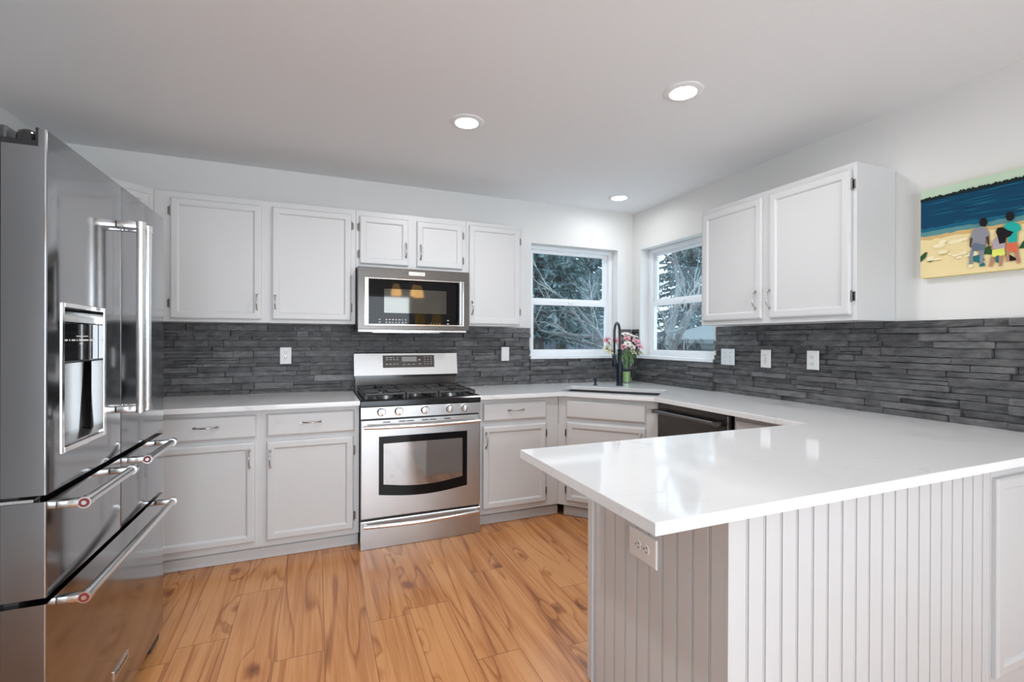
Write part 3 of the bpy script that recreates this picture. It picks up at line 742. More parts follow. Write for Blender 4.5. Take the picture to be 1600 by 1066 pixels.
for gi, (ga, gb) in enumerate(((0.026, 0.272), (0.278, 0.480), (0.486, 0.732))):
    q = MB(); zt, zb_ = 0.944, 0.930; y0, y1 = 0.030, 0.575; t = 0.011; bv = 0.0025
    for xx in (ga, gb-t): q.box(xx, xx+t, y0, y1, zb_, zt, bv, seg=1)
    for yy in (y0, (y0+y1)/2-t/2, y1-t): q.box(ga+t*.5, gb-t*.5, yy, yy+t, zb_, zt-.001, bv, seg=1)
    cx = (ga+gb)/2
    if gi != 1:
        for cyy in (0.165, 0.435):
            for dx, dy in ((1, 0), (-1, 0), (0, 1), (0, -1)):
                a_ = (cx+dx*.028, cyy+dy*.028); b2 = (cx+dx*(gb-ga)*.48, cyy+dy*.128)
                q.box(min(a_[0], b2[0])-(t/2 if dx == 0 else 0), max(a_[0], b2[0])+(t/2 if dx == 0 else 0), min(a_[1], b2[1])-(t/2 if dy == 0 else 0), max(a_[1], b2[1])+(t/2 if dy == 0 else 0), zb_+.002, zt+.003, bv, seg=1)
    else:
        for yy in (0.09, 0.17, 0.39, 0.48): q.box(ga+t*.5, gb-t*.5, yy, yy+t, zb_, zt+.002, bv, seg=1)
        q.box(cx-t/2, cx+t/2, y0, y1, zb_, zt+.001, bv, seg=1)
    for xx in (ga+.002, gb-.014):
        for yy in (y0+.002, (y0+y1)/2-.006, y1-.014): q.box(xx, xx+.012, yy, yy+.012, 0.9035, zb_+.001)
    q.build('burner_grate', M_iron, r)
# backguard
q = MB(); q.box(0.010, RW-0.010, 0.585, 0.640, 0.9035, 1.016); vp = q.build('backguard_vent', M_vent, r)
q = MB(); q.box(0.004, RW-0.004, 0.572, 0.638, 0.9965, 1.0145); q.build('vent_shadow_strip', M_black, r)  # black band along the bottom of the backguard
q = MB(); q.prism([(0.560, 1.015), (0.640, 1.015), (0.640, 1.172), (0.630, 1.179), (0.600, 1.179), (0.588, 1.172)], 0, RW, 'x'); bgd = q.build('backguard', M_steel, r)
def bgy(z): return 0.560+(z-1.015)*0.028/0.157
def bgslab(x0_, x1_, z0_, z1_, th, nm, mt, par):
    q = MB(); q.loft([[(x0_, bgy(z0_)-th, z0_), (x1_, bgy(z0_)-th, z0_), (x1_, bgy(z1_)-th, z1_), (x0_, bgy(z1_)-th, z1_)], [(x0_, bgy(z0_)+.001, z0_), (x1_, bgy(z0_)+.001, z0_), (x1_, bgy(z1_)+.001, z1_), (x0_, bgy(z1_)+.001, z1_)]])
    return q.build(nm, mt, par)
bgslab(0.200, 0.580, 1.068, 1.158, 0.0012, 'control_panel', M_panel, bgd)
bgslab(0.337, 0.447, 1.112, 1.147, 0.0018, 'display', M_lcd, bgd)
q = MB(); rng2 = random.Random(2)
def mk(xa, za, w_, h_):
    y_ = bgy(za)-0.0019; q.loft([[(xa, y_, za), (xa+w_, y_, za), (xa+w_, bgy(za+h_)-.0019, za+h_), (xa, bgy(za+h_)-.0019, za+h_)], [(xa, y_+.0006, za), (xa+w_, y_+.0006, za), (xa+w_, bgy(za+h_)-.0013, za+h_), (xa, bgy(za+h_)-.0013, za+h_)]])
for rowz in (1.140, 1.125, 1.092):
    for k in range(4): mk(0.222+k*.026, rowz, rng2.uniform(.008, .018), .004)
for k in range(3): mk(0.345+k*.035, 1.090, 0.018, .003)
for rowz in (1.142, 1.125, 1.108, 1.091):
    for k in range(3): mk(0.505+k*.024, rowz, 0.006, .004)
mk(0.462, 1.120, .012, .008); mk(0.462, 1.091, .016, .004)
q.build('button_legends', M_mark, bgd)
# oven door
q = MB(); q.box(0.001, RW-0.001, 0.0, 0.033, 0.186, 0.784, 0.004); od = q.build('oven_door', M_steel, r)
def arch(xa, xb, zt, zb0, sag):
    pts = [(xa, zt), (xb, zt)]
    for k in range(13):
        t = k/12; pts.append((xb+(xa-xb)*t, zb0-sag*math.sin(math.pi*t)))
    return pts
MB().prism(arch(0.106, 0.666, 0.681, 0.326, 0.026), -0.0022, 0.001, 'y').build('window_border', M_glassblk, od)
MB().prism(arch(0.134, 0.634, 0.637, 0.388, 0.026), -0.0030, -0.0021, 'y').build('oven_window', M_ovenglass, od)
q = MB()
for xa, xb in ((0.130, .175), (.225, .268), (.273, .318), (.368, .412), (.418, .462), (.512, .556)): q.box(xa, xb, -0.0006, 0.001, 0.7655, 0.7715)
q.build('vent_slots', M_slot, od)
def bowbar(zc, out, bow, parent, r_=0.0115):
    q = MB(); pts = []
    for k in range(13):
        t = -1+2*k/12; pts.append((RW/2+t*0.362, -out-bow*(1-t*t), zc-0.004*(1-t*t)))
    q.tube(pts, r_, 14)
    for s in (-1, 1): q.box(RW/2+s*0.352-.012, RW/2+s*0.352+.012, -out-.004, 0.0005, zc-.0085, zc+.0085, .003)
    return q.build('handle', M_steel_b, parent, 45)
bowbar(0.748, 0.045, 0.012, od)
q = MB(); q.prism([(0.0, 0.002), (0.033, 0.002), (0.033, 0.172), (0.006, 0.172), (0.0, 0.166)], 0.001, RW-0.001, 'x'); dw_ = q.build('storage_drawer', M_steel, r)
bowbar(0.148, 0.022, 0.022, dw_, 0.012)

# ------------------------------------------------------------------ microwave
r = thing('microwave', 'dark stainless over-the-range microwave with black glass door', 'microwave', (-2.4715, -0.400, 1.340))
MWW, MWH = 0.762, 0.4155
MB().box(0.0, MWW, 0.022, 0.362, 0.004, MWH, 0.002).build('microwave_body', M_dsteel, r)
d = MB().rings(0.0, MWW, 0.0, MWH, [(0, 0.0215), (0, 0.003), (0.003, 0.0), (0.03, 0.0)]).build('door', M_dsteel, r)
q = MB(); a0, a1, b0, b1 = 0.043, 0.722, 0.029, 0.346
q.box(a0, a0+.026, -0.012, 0.0005, b0, b1, .002); q.box(a1-.012, a1, -0.006, 0.0005, b0, b1, .002)
q.box(a0+.026, a1-.012, -0.006, 0.0005, b0, b0+.010, .002); q.box(a0+.026, a1-.012, -0.006, 0.0005, b1-.008, b1, .002)
q.build('door_trim', M_chrome, d)
MB().box(a0+.0265, a1-.0125, -0.004, 0.0003, b0+.0105, b1-.0085).build('black_glass', M_glassblk, d)
MB().box(0.169, 0.594, -0.0046, -0.0041, 0.114, 0.275).build('viewing_window', M_mwglass, d)
q = MB(); rng2 = random.Random(5)
for zz in (0.066, 0.048):
    for k in range(9):
        if k == 1: continue
        q.box(0.135+k*.0215, 0.135+k*.0215+rng2.uniform(.006, .013), -0.0046, -0.0039, zz, zz+.005)
for xx in (0.485, 0.505, 0.525, 0.545): q.box(xx, xx+.004, -0.0046, -0.0039, 0.045, 0.048)
for zz in (0.066, 0.043): q.box(0.600, 0.612, -0.0046, -0.0039, zz, zz+.006)
q.build('button_legends', M_mark, d)
q = MB(); q.cyl((0.683, -0.045, 0.040), (0.683, -0.045, 0.340), 0.0115, seg=18)
for zz in (0.052, 0.328): q.box(0.676, 0.690, -0.045, -0.003, zz-.009, zz+.009, .003)
q.build('handle', M_steel_b, d, 40)
MB().box(0.331, 0.443, -0.004, 0.0004, 0.371, 0.397, .002).build('badge', M_steel_b, d)
text_mesh('KitchenAid', 0.021, (0.387, -0.0043, 0.384), FACE, M_letter, d, 'badge_lettering')
q = MB(); q.box(0.006, MWW-0.012, 0.030, 0.360, -0.014, 0.0035, .002); q.box(0.10, 0.56, 0.05, 0.36, -0.018, -0.0135); q.build('vent_underside', M_nickel, r)

# ------------------------------------------------------------------ refrigerator
r = thing('refrigerator', 'dark stainless french-door refrigerator with pro bar handles', 'refrigerator', (-3.3226, -2.1606, 0), 89.4)
FWD = 0.9117
q = MB(); q.box(0.004, FWD-0.004, 0.088, 0.800, 0.055, 1.748, .003)
q.box(0.02, FWD-0.02, 0.060, 0.090, 0.07, 1.74)
q.build('fridge_body', M_char, r)
q = MB(); q.box(0.02, FWD-0.02, 0.030, 0.10, 0.012, 0.052); q.build('kick_grille', M_black, r)
q = MB()
for xx in (0.05, FWD-0.05): q.cyl((xx, 0.06, 0.0005), (xx, 0.06, 0.02), 0.022, seg=14); q.cyl((xx, 0.72, 0.0005), (xx, 0.72, 0.06), 0.022, seg=14)
q.build('levelling_foot', M_gasket, r)
q = MB(); q.prism([(FWD-0.10, 0.012), (FWD+0.002, 0.012), (FWD+0.002, 0.048), (FWD-0.02, 0.052), (FWD-0.10, 0.030)], 0.016, 0.058, 'y'); q.build('caster_cover', M_char, r)
def plan(x0, x1, yb, rl=0.004, rr=0.004):
    pts = []
    for k in range(5):
        t = math.pi/2*k/4; pts.append((x0+rl-rl*math.cos(t), rl-rl*math.sin(t)))
    for k in range(5):
        t = math.pi/2*k/4; pts.append((x1-rr+rr*math.sin(t), rr-rr*math.cos(t)))
    return pts+[(x1, yb), (x0, yb)]
YB = 0.084; E = 0.0003
def leaf(name, x0, x1, z0, z1):
    q = MB()
    if z1 > 1.7:
        q.prism(plan(x0, x1, YB), z0, 1.738); q.prism(plan(x0, x1, 0.016), 1.738, z1)
    else: q.prism(plan(x0, x1, YB), z0, z1)
    for f in q.bm.faces:
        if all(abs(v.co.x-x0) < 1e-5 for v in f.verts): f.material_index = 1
    return q.build(name, [M_fridge, M_fridge_side], r, 30)
XS = 0.4560
Dz0, Dz1 = 0.8945, 1.780
# dispenser door, built round its opening
hx0, hx1, hz0, hz1 = 0.070, 0.331, 0.982, 1.364
q = MB()
def plan_l(): return [p for p in plan(0, hx0, YB, 0.004, 0.0) ]
q.prism(plan(0, hx0, YB, 0.004, 1e-6), Dz0, 1.738); q.prism(plan(hx1, XS-.0022, YB, 1e-6, 0.003), Dz0, 1.738); q.prism(plan(0, XS-.0022, 0.016, 0.004, 0.003), 1.738, Dz1)
q.box(hx0, hx1, 0, YB, Dz0, hz0); q.box(hx0, hx1, 0, YB, hz1, 1.738); q.box(hx0, hx1, 0.070, YB, hz0, hz1)
bmesh.ops.remove_doubles(q.bm, verts=q.bm.verts[:], dist=1e-5)
for f in q.bm.faces:
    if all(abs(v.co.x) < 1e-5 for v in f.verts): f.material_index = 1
ld_ = q.build('door', [M_fridge, M_fridge_side], r, 30, 'left refrigerator door with water dispenser')
rd_ = leaf('door', XS+.0022, FWD, Dz0, Dz1)
def vbar(parent, x):
    q = MB(); out = 0.063; z0, z1 = 1.032, 1.660
    q.cyl((x, -out, z0+.012), (x, -out, z1-.012), 0.0125, seg=20)
    for zz in (z0, z1-.024): q.cyl((x, -out, zz), (x, -out, zz+.024), 0.0145, seg=20)
    for zz in (z0+.012, z1-.012): q.box(x-.010, x+.010, -out, 0.0, zz-.011, zz+.011, .003)
    return q.build('handle', M_steel_b, parent, 40)
vbar(ld_, 0.424); vbar(rd_, 0.488)
# dispenser
q = MB(); t = 0.012
q.box(hx0-.004, hx0+t, -0.003, 0.006, hz0-.004, hz1+.004, .002); q.box(hx1-t, hx1+.004, -0.003, 0.030, hz0-.004, hz1+.004, .002)
q.box(hx0+t, hx1-t, -0.003, 0.006, hz1-t*.7, hz1+.004, .002); q.box(hx0+t, hx1-t, -0.003, 0.006, hz0-.004, hz0+t, .002)
q.build('dispenser_frame', M_chrome, ld_)
q = MB(); q.loft([[(hx0+t, 0.066, 0.995), (hx1-t, 0.066, 0.995), (hx1-t, 0.066, 1.205), (hx0+t, 0.066, 1.205)], [(hx0+t, 0.0695, 0.995), (hx1-t, 0.0695, 0.995), (hx1-t, 0.0695, 1.205), (hx0+t, 0.0695, 1.205)]]); q.build('dispenser_recess', M_dsteel, ld_)
q = MB(); q.box(hx0+t, hx1-t, 0.012, 0.069, 1.212, 1.318, .003); q.build('dispenser_panel', M_glassblk, ld_)
q = MB(); q.prism([(0.008, 1.319), (0.069, 1.319), (0.069, 1.355), (0.030, 1.355), (0.014, 1.345), (0.008, 1.332)], hx0+t, hx1-t, 'x'); q.build('dispenser_hood', M_nickel, ld_, 40)
q = MB()
for k, w_ in enumerate((.030, .004, .018, .004, .055, .028)):
    q.box(0.100+sum((.030, .004, .018, .004, .055, .028)[:k])+k*.010, 0.100+sum((.030, .004, .018, .004, .055, .028)[:k])+k*.010+w_, 0.0108, 0.0118, 1.268, 1.2725)
q.box(.18, .25, 0.0108, 0.0118, 1.280, 1.2825); q.box(.20, .215, 0.0108, 0.0118, 1.259, 1.262)
q.build('dispenser_legends', M_mark, ld_)
q = MB(); q.prism([(0.115, 1.000), (0.270, 1.000), (0.300, 1.205), (0.090, 1.205)], 0.040, 0.064, 'y'); q.build('dispenser_paddle', M_panel, ld_)
q = MB(); q.loft([[(hx0+t, 0.004, hz0+t), (hx1-t, 0.004, hz0+t), (hx1-t, 0.066, hz0+t), (hx0+t, 0.066, hz0+t)], [(hx0+t, 0.004, hz0+t+.004), (hx1-t, 0.004, hz0+t+.004), (hx1-t, 0.066, hz0+t+.012), (hx0+t, 0.066, hz0+t+.012)]]); q.build('drip_tray', M_nickel, ld_)
def hbar(parent, x0, x1, z):
    q = MB(); out = 0.056
    q.cyl((x0+.02, -out, z), (x1-.02, -out, z), 0.0125, seg=20)
    for a, b in ((x0, x0+.022), (x1-.022, x1)): q.cyl((a, -out, z), (b, -out, z), 0.0148, seg=22)
    for xx in (x0+.012, x1-.012): q.box(xx-.012, xx+.012, -out, 0.0, z-.0095, z+.0095, .003)
    h = q.build('handle', M_steel_b, parent, 40)
    for a, sg in ((x0, -1), (x1, 1)):
        q = MB(); q.cyl((a, -out, z), (a+sg*.0012, -out, z), 0.0115, seg=20, mi=0); q.tube([(a+sg*.0010, -out, z), (a+sg*.0022, -out, z)], 0.0055, 14, mi=1)
        q.build('medallion', [M_red, M_steel_b], parent, label='red ringed medallion on the handle end')
    return h
d1 = leaf('drawer', 0, XS-.0022, 0.645, 0.878); hbar(d1, 0.045, 0.390, 0.855)
d2 = leaf('drawer', XS+.0022, FWD, 0.645, 0.878); hbar(d2, 0.515, 0.828, 0.855)
d3 = leaf('drawer', 0, FWD, 0.068, 0.629); hbar(d3, 0.045, 0.835, 0.612)
MB().box(0.393, 0.516, -0.0035, 0.0004, 0.176, 0.206, .001).build('badge', M_steel_b, d3)
text_mesh('KitchenAid', 0.023, (0.4545, -0.0039, 0.191), FACE, M_letter, d3, 'badge_lettering')
# hinge hardware at the top and between the doors
q = MB(); q.box(0.001, 0.060, 0.0165, 0.0215, 1.7385, 1.783); q.box(0.001, 0.060, 0.0216, 0.24, 1.7385, 1.7515); q.build('hinge_bracket', M_black, r)
q = MB(); q.loft([[(0.032+.028*s_*math.cos(2*math.pi*k/20), 0.046+.024*s_*math.sin(2*math.pi*k/20), z) for k in range(20)] for s_, z in ((1, 1.752), (.97, 1.766), (.82, 1.777), (.45, 1.783))]); q.build('hinge_cover', M_black, r, 50)
q = MB(); q.box(0.010, 0.07, 0.078, 0.20, 1.752, 1.785, .006); q.build('hinge_block', M_char, r)
q = MB(); q.box(-0.0008, 0.03, 0.024, 0.10, 0.8795, 0.8865); q.build('lower_hinge', M_nickel, r)

# ------------------------------------------------------------------ dishwasher
r = thing('dishwasher', 'dark stainless dishwasher under the worktop beside the sink corner', 'dishwasher', (-0.640, -1.130, 0), -90)
MB().box(0.012, 0.570, 0.024, 0.60, 0.09, 0.866).build('dishwasher_body', M_char, r)
MB().box(0.006, 0.588, 0.0, 0.023, 0.10, 0.866, .003).build('door', M_dsteel, r)
MB().box(0.5785, 0.5855, -0.0006, 0.002, 0.12, 0.860).build('door_edge_trim', M_steel_b, r)
MB().box(0.012, 0.575, 0.06, 0.08, 0.0005, 0.088).build('toe_panel', M_black, r)
q = MB(); q.cyl((0.030, -0.048, 0.815), (0.545, -0.048, 0.815), 0.012, seg=18)
for xx in (0.030, 0.545): q.box(xx-.014, xx+.014, -0.062, 0.0005, 0.803, 0.828, .003)
q.build('handle', M_fridge_side, r, 40)

# ------------------------------------------------------------------ ceiling downlights
M_lens = emit('lit_lens', (0.975, 0.985, 1.0), LAMP); M_lens_dim = emit('lit_lens_dimmer', (0.975, 0.985, 1.0), LAMP*0.32)
M_ring = plain('downlight_white', (0.85, 0.85, 0.85), 0.5)
def downlight(x, y, label, lens=None):
    r = thing('recessed_downlight', label, 'ceiling light', (x, y, CZ), 0, 'recessed ceiling downlights')
    MB().lathe([(0.092, -0.0003), (0.091, -0.003), (0.085, -0.0055), (0.063, -0.0085), (0.0605, -0.0085), (0.0600, -0.0006)], seg=36, cap0=False, cap1=False).build('trim_ring', M_ring, r, 40)
    q = MB(); q.lathe([(0.0595, -0.0008), (0.0595, -0.0022)], seg=36); q.build('lens', lens or M_lens, r, 60)
    return r
downlight(-1.975, -1.200, 'lit recessed ceiling light above the floor before the range')
downlight(-1.125, -1.893, 'lit recessed ceiling light above the peninsula worktop')
downlight(-0.427, -0.392, 'lit recessed ceiling light above the corner sink', M_lens_dim)
downlight(-3.05, -2.15, 'lit recessed ceiling light before the refrigerator')

# ------------------------------------------------------------------ beach canvas
r = thing('canvas_picture', 'beach canvas print of three children seen from behind at the shore', 'picture', (-0.0008, -2.2945, 1.577), -90)
CW, CH, CT = 0.72, 0.418, 0.034
PC = [plain('print_'+n, c, 0.75, spec=1.25) for n, c in (('sky', (0.52, 0.66, 0.50)), ('trees', (0.012, 0.022, 0.02)), ('sea_deep', (0.006, 0.055, 0.115)), ('sea_mid', (0.012, 0.12, 0.20)), ('sea_pale', (0.10, 0.26, 0.27)),
      ('wet_sand', (0.62, 0.42, 0.18)), ('sand', (0.83, 0.68, 0.36)), ('rock', (0.88, 0.78, 0.50)), ('grey', (0.27, 0.27, 0.30)), ('jeans', (0.13, 0.17, 0.22)), ('hair', (0.015, 0.012, 0.014)),
      ('skin', (0.48, 0.24, 0.16)), ('dark_skin', (0.10, 0.055, 0.045)), ('lilac', (0.42, 0.36, 0.40)), ('yellow', (0.75, 0.78, 0.16)), ('teal', (0.02, 0.40, 0.34)), ('coral', (0.70, 0.16, 0.08)), ('plaid', (0.22, 0.26, 0.30)), ('shade', (0.03, 0.16, 0.17)), ('hedge', (0.03, 0.09, 0.03)), ('edge', (0.80, 0.70, 0.30)))]
PN = {n.name[6:]: i for i, n in enumerate(PC)}
MB().box(0, CW, -CT, 0, 0, CH, .002, mi=0).build('canvas', [PC[PN['edge']]], r)
q = MB(); lay = [0]
def poly(pts, c, lift=None):
    lay[0] += 1; y = -CT-0.0003-0.00004*lay[0] if lift is None else lift
    vs = [q.bm.verts.new((s, y, z-1.577 if z > 1 else z)) for s, z in pts]
    f = q.bm.faces.new(vs); f.material_index = PN[c]
rp = random.Random(21)
def band(z0, z1, c, w0=0.0, w1=0.0, seed=0):
    n = 36; top = []; bot = []
    for i in range(n+1):
        s = CW*i/n; e = 0 if i in (0,) else 1
        top.append((s, z1+w1*rp.uniform(-1, 1))); bot.append((s, z0+w0*rp.uniform(-1, 1)))
    poly(bot+top[::-1], c)
B = 1.577
band(0.002, 0.185, 'sand', 0, 0); band(0.18, 0.205, 'wet_sand', .004, .002); band(0.198, 0.235, 'sea_pale', .003, .003); band(0.218, 0.262, 'sea_mid', .003, .003)
band(0.235, 0.372, 'sea_deep', .003, 0); band(0.37, CH-0.001, 'sky', 0, 0)
for k in range(70):
    s0 = rp.uniform(0, CW-.1); zz = rp.uniform(0.225, 0.362); l = rp.uniform(.04, .16); l = min(l, CW-.001-s0)
    poly([(s0, zz), (s0+l*.5, zz-rp.uniform(.001, .004)), (s0+l, zz), (s0+l*.5, zz+rp.uniform(.001, .003))], rp.choice(('sea_mid', 'sea_mid', 'sea_deep', 'sea_pale')) if zz < .27 else rp.choice(('sea_mid', 'sea_mid', 'sea_deep')))
n = 170; top = [(CW*i/n, 0.3725+rp.uniform(.001, .007)+.006*rp.random()**4+(.003 if 35 < i < 90 else 0)*rp.random()) for i in range(n+1)]
poly([(0, 0.364)]+[(CW, 0.366)]+top[::-1], 'trees')
for k in range(26):
    s0 = rp.uniform(.004, .19) if k < 18 else rp.uniform(.38, CW-.05); zz = rp.uniform(.075, .165); a_ = rp.uniform(.010, .028); b_ = rp.uniform(.005, .013)
    poly([(s0+a_*(1+math.cos(t)), zz+b_*math.sin(t)*rp.uniform(.7, 1.1)) for t in [2*math.pi*j/9 for j in range(9)]], rp.choice(('rock', 'rock', 'sand')))
    if k % 3 == 0: poly([(s0, zz-b_), (s0+a_, zz-b_*1.35), (s0+2*a_, zz-b_*.8), (s0+a_, zz-b_*.9)], 'hedge' if k % 2 else 'wet_sand')
poly([(0.001, 1.655), (.022, 1.675), (.030, 1.700), (.018, 1.698), (.001, 1.682)], 'hedge')
poly([(0.235, 1.655), (.262, 1.650), (.268, 1.68), (.25, 1.69), (.24, 1.68)], 'hedge'); poly([(0.345, 1.66), (.40, 1.655), (.40, 1.69), (.36, 1.69)], 'hedge')
poly([(.201, 1.653), (.223, 1.655), (.239, 1.631), (.223, 1.618), (.199, 1.63)], 'shade'); poly([(.272, 1.64), (.285, 1.645), (.285, 1.61), (.274, 1.615)], 'shade'); poly([(.302, 1.645), (.318, 1.64), (.345, 1.615), (.32, 1.612)], 'hair')
poly([(.188, 1.679), (.203, 1.677), (.199, 1.653), (.197, 1.611), (.184, 1.610)], 'plaid'); poly([(.219, 1.676), (.237, 1.676), (.233, 1.648), (.234, 1.611), (.223, 1.607)], 'plaid')
poly([(.182, 1.618), (.199, 1.618), (.199, 1.606), (.182, 1.602)], 'rock'); poly([(.221, 1.614), (.238, 1.618), (.240, 1.604), (.221, 1.602)], 'shade')
poly([(.187, 1.735), (.196, 1.733), (.194, 1.713), (.190, 1.690), (.186, 1.698)], 'dark_skin'); poly([(.241, 1.732), (.252, 1.732), (.254, 1.701), (.251, 1.686), (.245, 1.703)], 'dark_skin')
poly([(.200, 1.772), (.219, 1.778), (.235, 1.775), (.249, 1.754), (.255, 1.732), (.241, 1.730), (.240, 1.689), (.193, 1.689), (.198, 1.733), (.187, 1.735)], 'grey')
poly([(.193, 1.700), (.205, 1.712), (.222, 1.702), (.240, 1.694), (.239, 1.673), (.195, 1.675)], 'jeans')
poly([(.219, 1.797), (.225, 1.812), (.237, 1.813), (.245, 1.802), (.246, 1.786), (.239, 1.774), (.223, 1.780)], 'hair')
poly([(.259, 1.640), (.270, 1.638), (.266, 1.607), (.263, 1.597), (.252, 1.598)], 'skin'); poly([(.284, 1.642), (.298, 1.642), (.294, 1.597), (.285, 1.594)], 'skin')
poly([(.262, 1.700), (.268, 1.690), (.266, 1.668), (.259, 1.672)], 'skin')
poly([(.263, 1.700), (.278, 1.722), (.300, 1.715), (.305, 1.692), (.303, 1.667), (.267, 1.671)], 'lilac')
poly([(.263, 1.669), (.301, 1.670), (.305, 1.641), (.290, 1.639), (.281, 1.643), (.271, 1.636), (.262, 1.643)], 'yellow')
poly([(.306, 1.660), (.316, 1.658), (.318, 1.614), (.309, 1.610)], 'skin'); poly([(.333, 1.648), (.344, 1.650), (.351, 1.604), (.342, 1.595)], 'skin')
poly([(.309, 1.689), (.340, 1.690), (.344, 1.650), (.333, 1.644), (.320, 1.654), (.307, 1.661)], 'coral')
poly([(.297, 1.764), (.312, 1.774), (.331, 1.774), (.349, 1.758), (.353, 1.738), (.342, 1.728), (.340, 1.689), (.314, 1.689), (.312, 1.743)], 'teal')
poly([(.274, 1.744), (.280, 1.760), (.297, 1.759), (.312, 1.743), (.331, 1.732), (.320, 1.716), (.307, 1.712), (.305, 1.692), (.286, 1.690), (.280, 1.722)], 'hair')
poly([(.305, 1.803), (.310, 1.817), (.323, 1.819), (.332, 1.806), (.332, 1.789), (.323, 1.780), (.310, 1.784)], 'hair')
for f in q.bm.faces: 
    f.normal_update()
    if f.normal.y > 0: f.normal_flip()
me = bpy.data.meshes.new('print'); q.bm.to_mesh(me); q.bm.free()
for m_ in PC: me.materials.append(m_)
o = bpy.data.objects.new('print', me); COL.objects.link(o); o.parent = r

# ------------------------------------------------------------------ dining area behind the camera, mirrored in the glossy appliances
M_bronze = plain('dark_bronze', (0.05, 0.035, 0.025), 0.4, 0.8)
M_amber = emit('lit_amber_glass', (1.0, 0.62, 0.25), 6.0); M_shade = emit('lit_yellow_shade', (1.0, 0.60, 0.06), 1.6)
r = thing('chandelier', 'bronze chandelier with three lit amber glass shades, mirrored in the microwave', 'chandelier', (-1.36, -5.0, CZ))
q = MB(); q.lathe([(0.06, -0.0005), (0.06, -0.02), (0.01, -0.03), (0.01, -0.18), (0.025, -0.20), (0.01, -0.24)]); q.build('stem', M_bronze, r, 40)
for dx, dy, dz in ((-.166, 0, -.37), (.146, 0, -.37), (.16, .17, -.40)):
    q = MB(); q.tube([(0, 0, -.22), (dx*.5, dy*.5, -.20), (dx, dy, -.22), (dx, dy, dz+.13)], 0.008, 8); q.lathe([(.03, .125), (.034, .105)], (dx, dy, dz)); a_ = q.build('arm', M_bronze, r, 40)
    q = MB(); q.lathe([(.04, .104), (.062, .05), (.078, -.02), (.082, -.08), (.074, -.085), (.05, -.02)], (dx, dy, dz), cap1=False); q.build('glass_shade', M_amber, a_, 40)
r = thing('tall_chest', 'tall dark chest behind the camera, mirrored in the microwave', 'chest', (-0.77, -6.05, 0))
q = MB(); q.box(-.42, .42, -.2, .2, .06, 1.36, .004); q.build('chest_body', M_bronze, r)
q = MB(); q.box(-.44, .44, -.22, .22, 1.3605, 1.39, .004); q.build('chest_top', M_bronze, r)
for sx_ in (-.38, .38):
    for sy_ in (-.16, .16): MB().box(sx_-.02, sx_+.02, sy_-.02, sy_+.02, .0005, .06).build('leg', M_bronze, r)
for k in range(4):
    d_ = MB().box(-.39, .39, .2005, .215, .10+k*.31, .39+k*.31, .003).build('drawer', M_bronze, r); MB().cyl((0, .215, .25+k*.31), (0, .235, .25+k*.31), .014).build('knob', M_nickel, d_)
for lx in (-.155, .161):
    l_ = thing('table_lamp', 'yellow shaded lamp on the tall chest, on the %s side' % ('patio' if lx < 0 else 'window wall'), 'lamp', (-.77+lx, -6.05, 1.3905), 0, 'lamps on the tall chest')
    q = MB(); q.lathe([(.06, .0005), (.06, .012), (.018, .03), (.028, .09), (.014, .16), (.008, .22)]); q.build('lamp_base', M_bronze, l_, 40)
    q = MB(); q.lathe([(.10, .185), (.07, .36)], cap0=False, cap1=False); q.build('lamp_shade', M_shade, l_, 60)

# ------------------------------------------------------------------ the garden beyond the windows
GZ = -0.55
M_lawn = plain('winter_lawn', (0.16, 0.15, 0.12), 0.9, bump=0.6, bscale=20)
struct(MB().box(-6, 24, WT+.02, 26, GZ-.1, GZ).build('ground', M_lawn), 'dull winter lawn outside the windows', 'ground')
M_bark = plain('spruce_bark', (0.10, 0.085, 0.075), 0.9, bump=0.5, bscale=30)
M_twig = plain('pale_twig_bark', (0.42, 0.42, 0.40), 0.8); M_limb = plain('grey_bark', (0.17, 0.165, 0.165), 0.9, bump=0.5, bscale=30)
def needles(name, cols):
    m, nt, p = mat(name); g = N(nt, 'ShaderNodeNewGeometry'); c = N(nt, 'ShaderNodeValToRGB')
    c.color_ramp.elements[0].color = (*cols[0], 1); c.color_ramp.elements[1].color = (*cols[1], 1)
    L(nt, g.outputs['Random Per Island'], c.inputs[0]); L(nt, c.outputs[0], p.inputs['Base Color']); p.inputs['Roughness'].default_value = 0.7
    return m
M_ndl = needles('spruce_needles', ((0.05, 0.095, 0.095), (0.22, 0.31, 0.32)))
M_bush = needles('shrub_leaves', ((0.06, 0.10, 0.08), (0.17, 0.22, 0.18)))
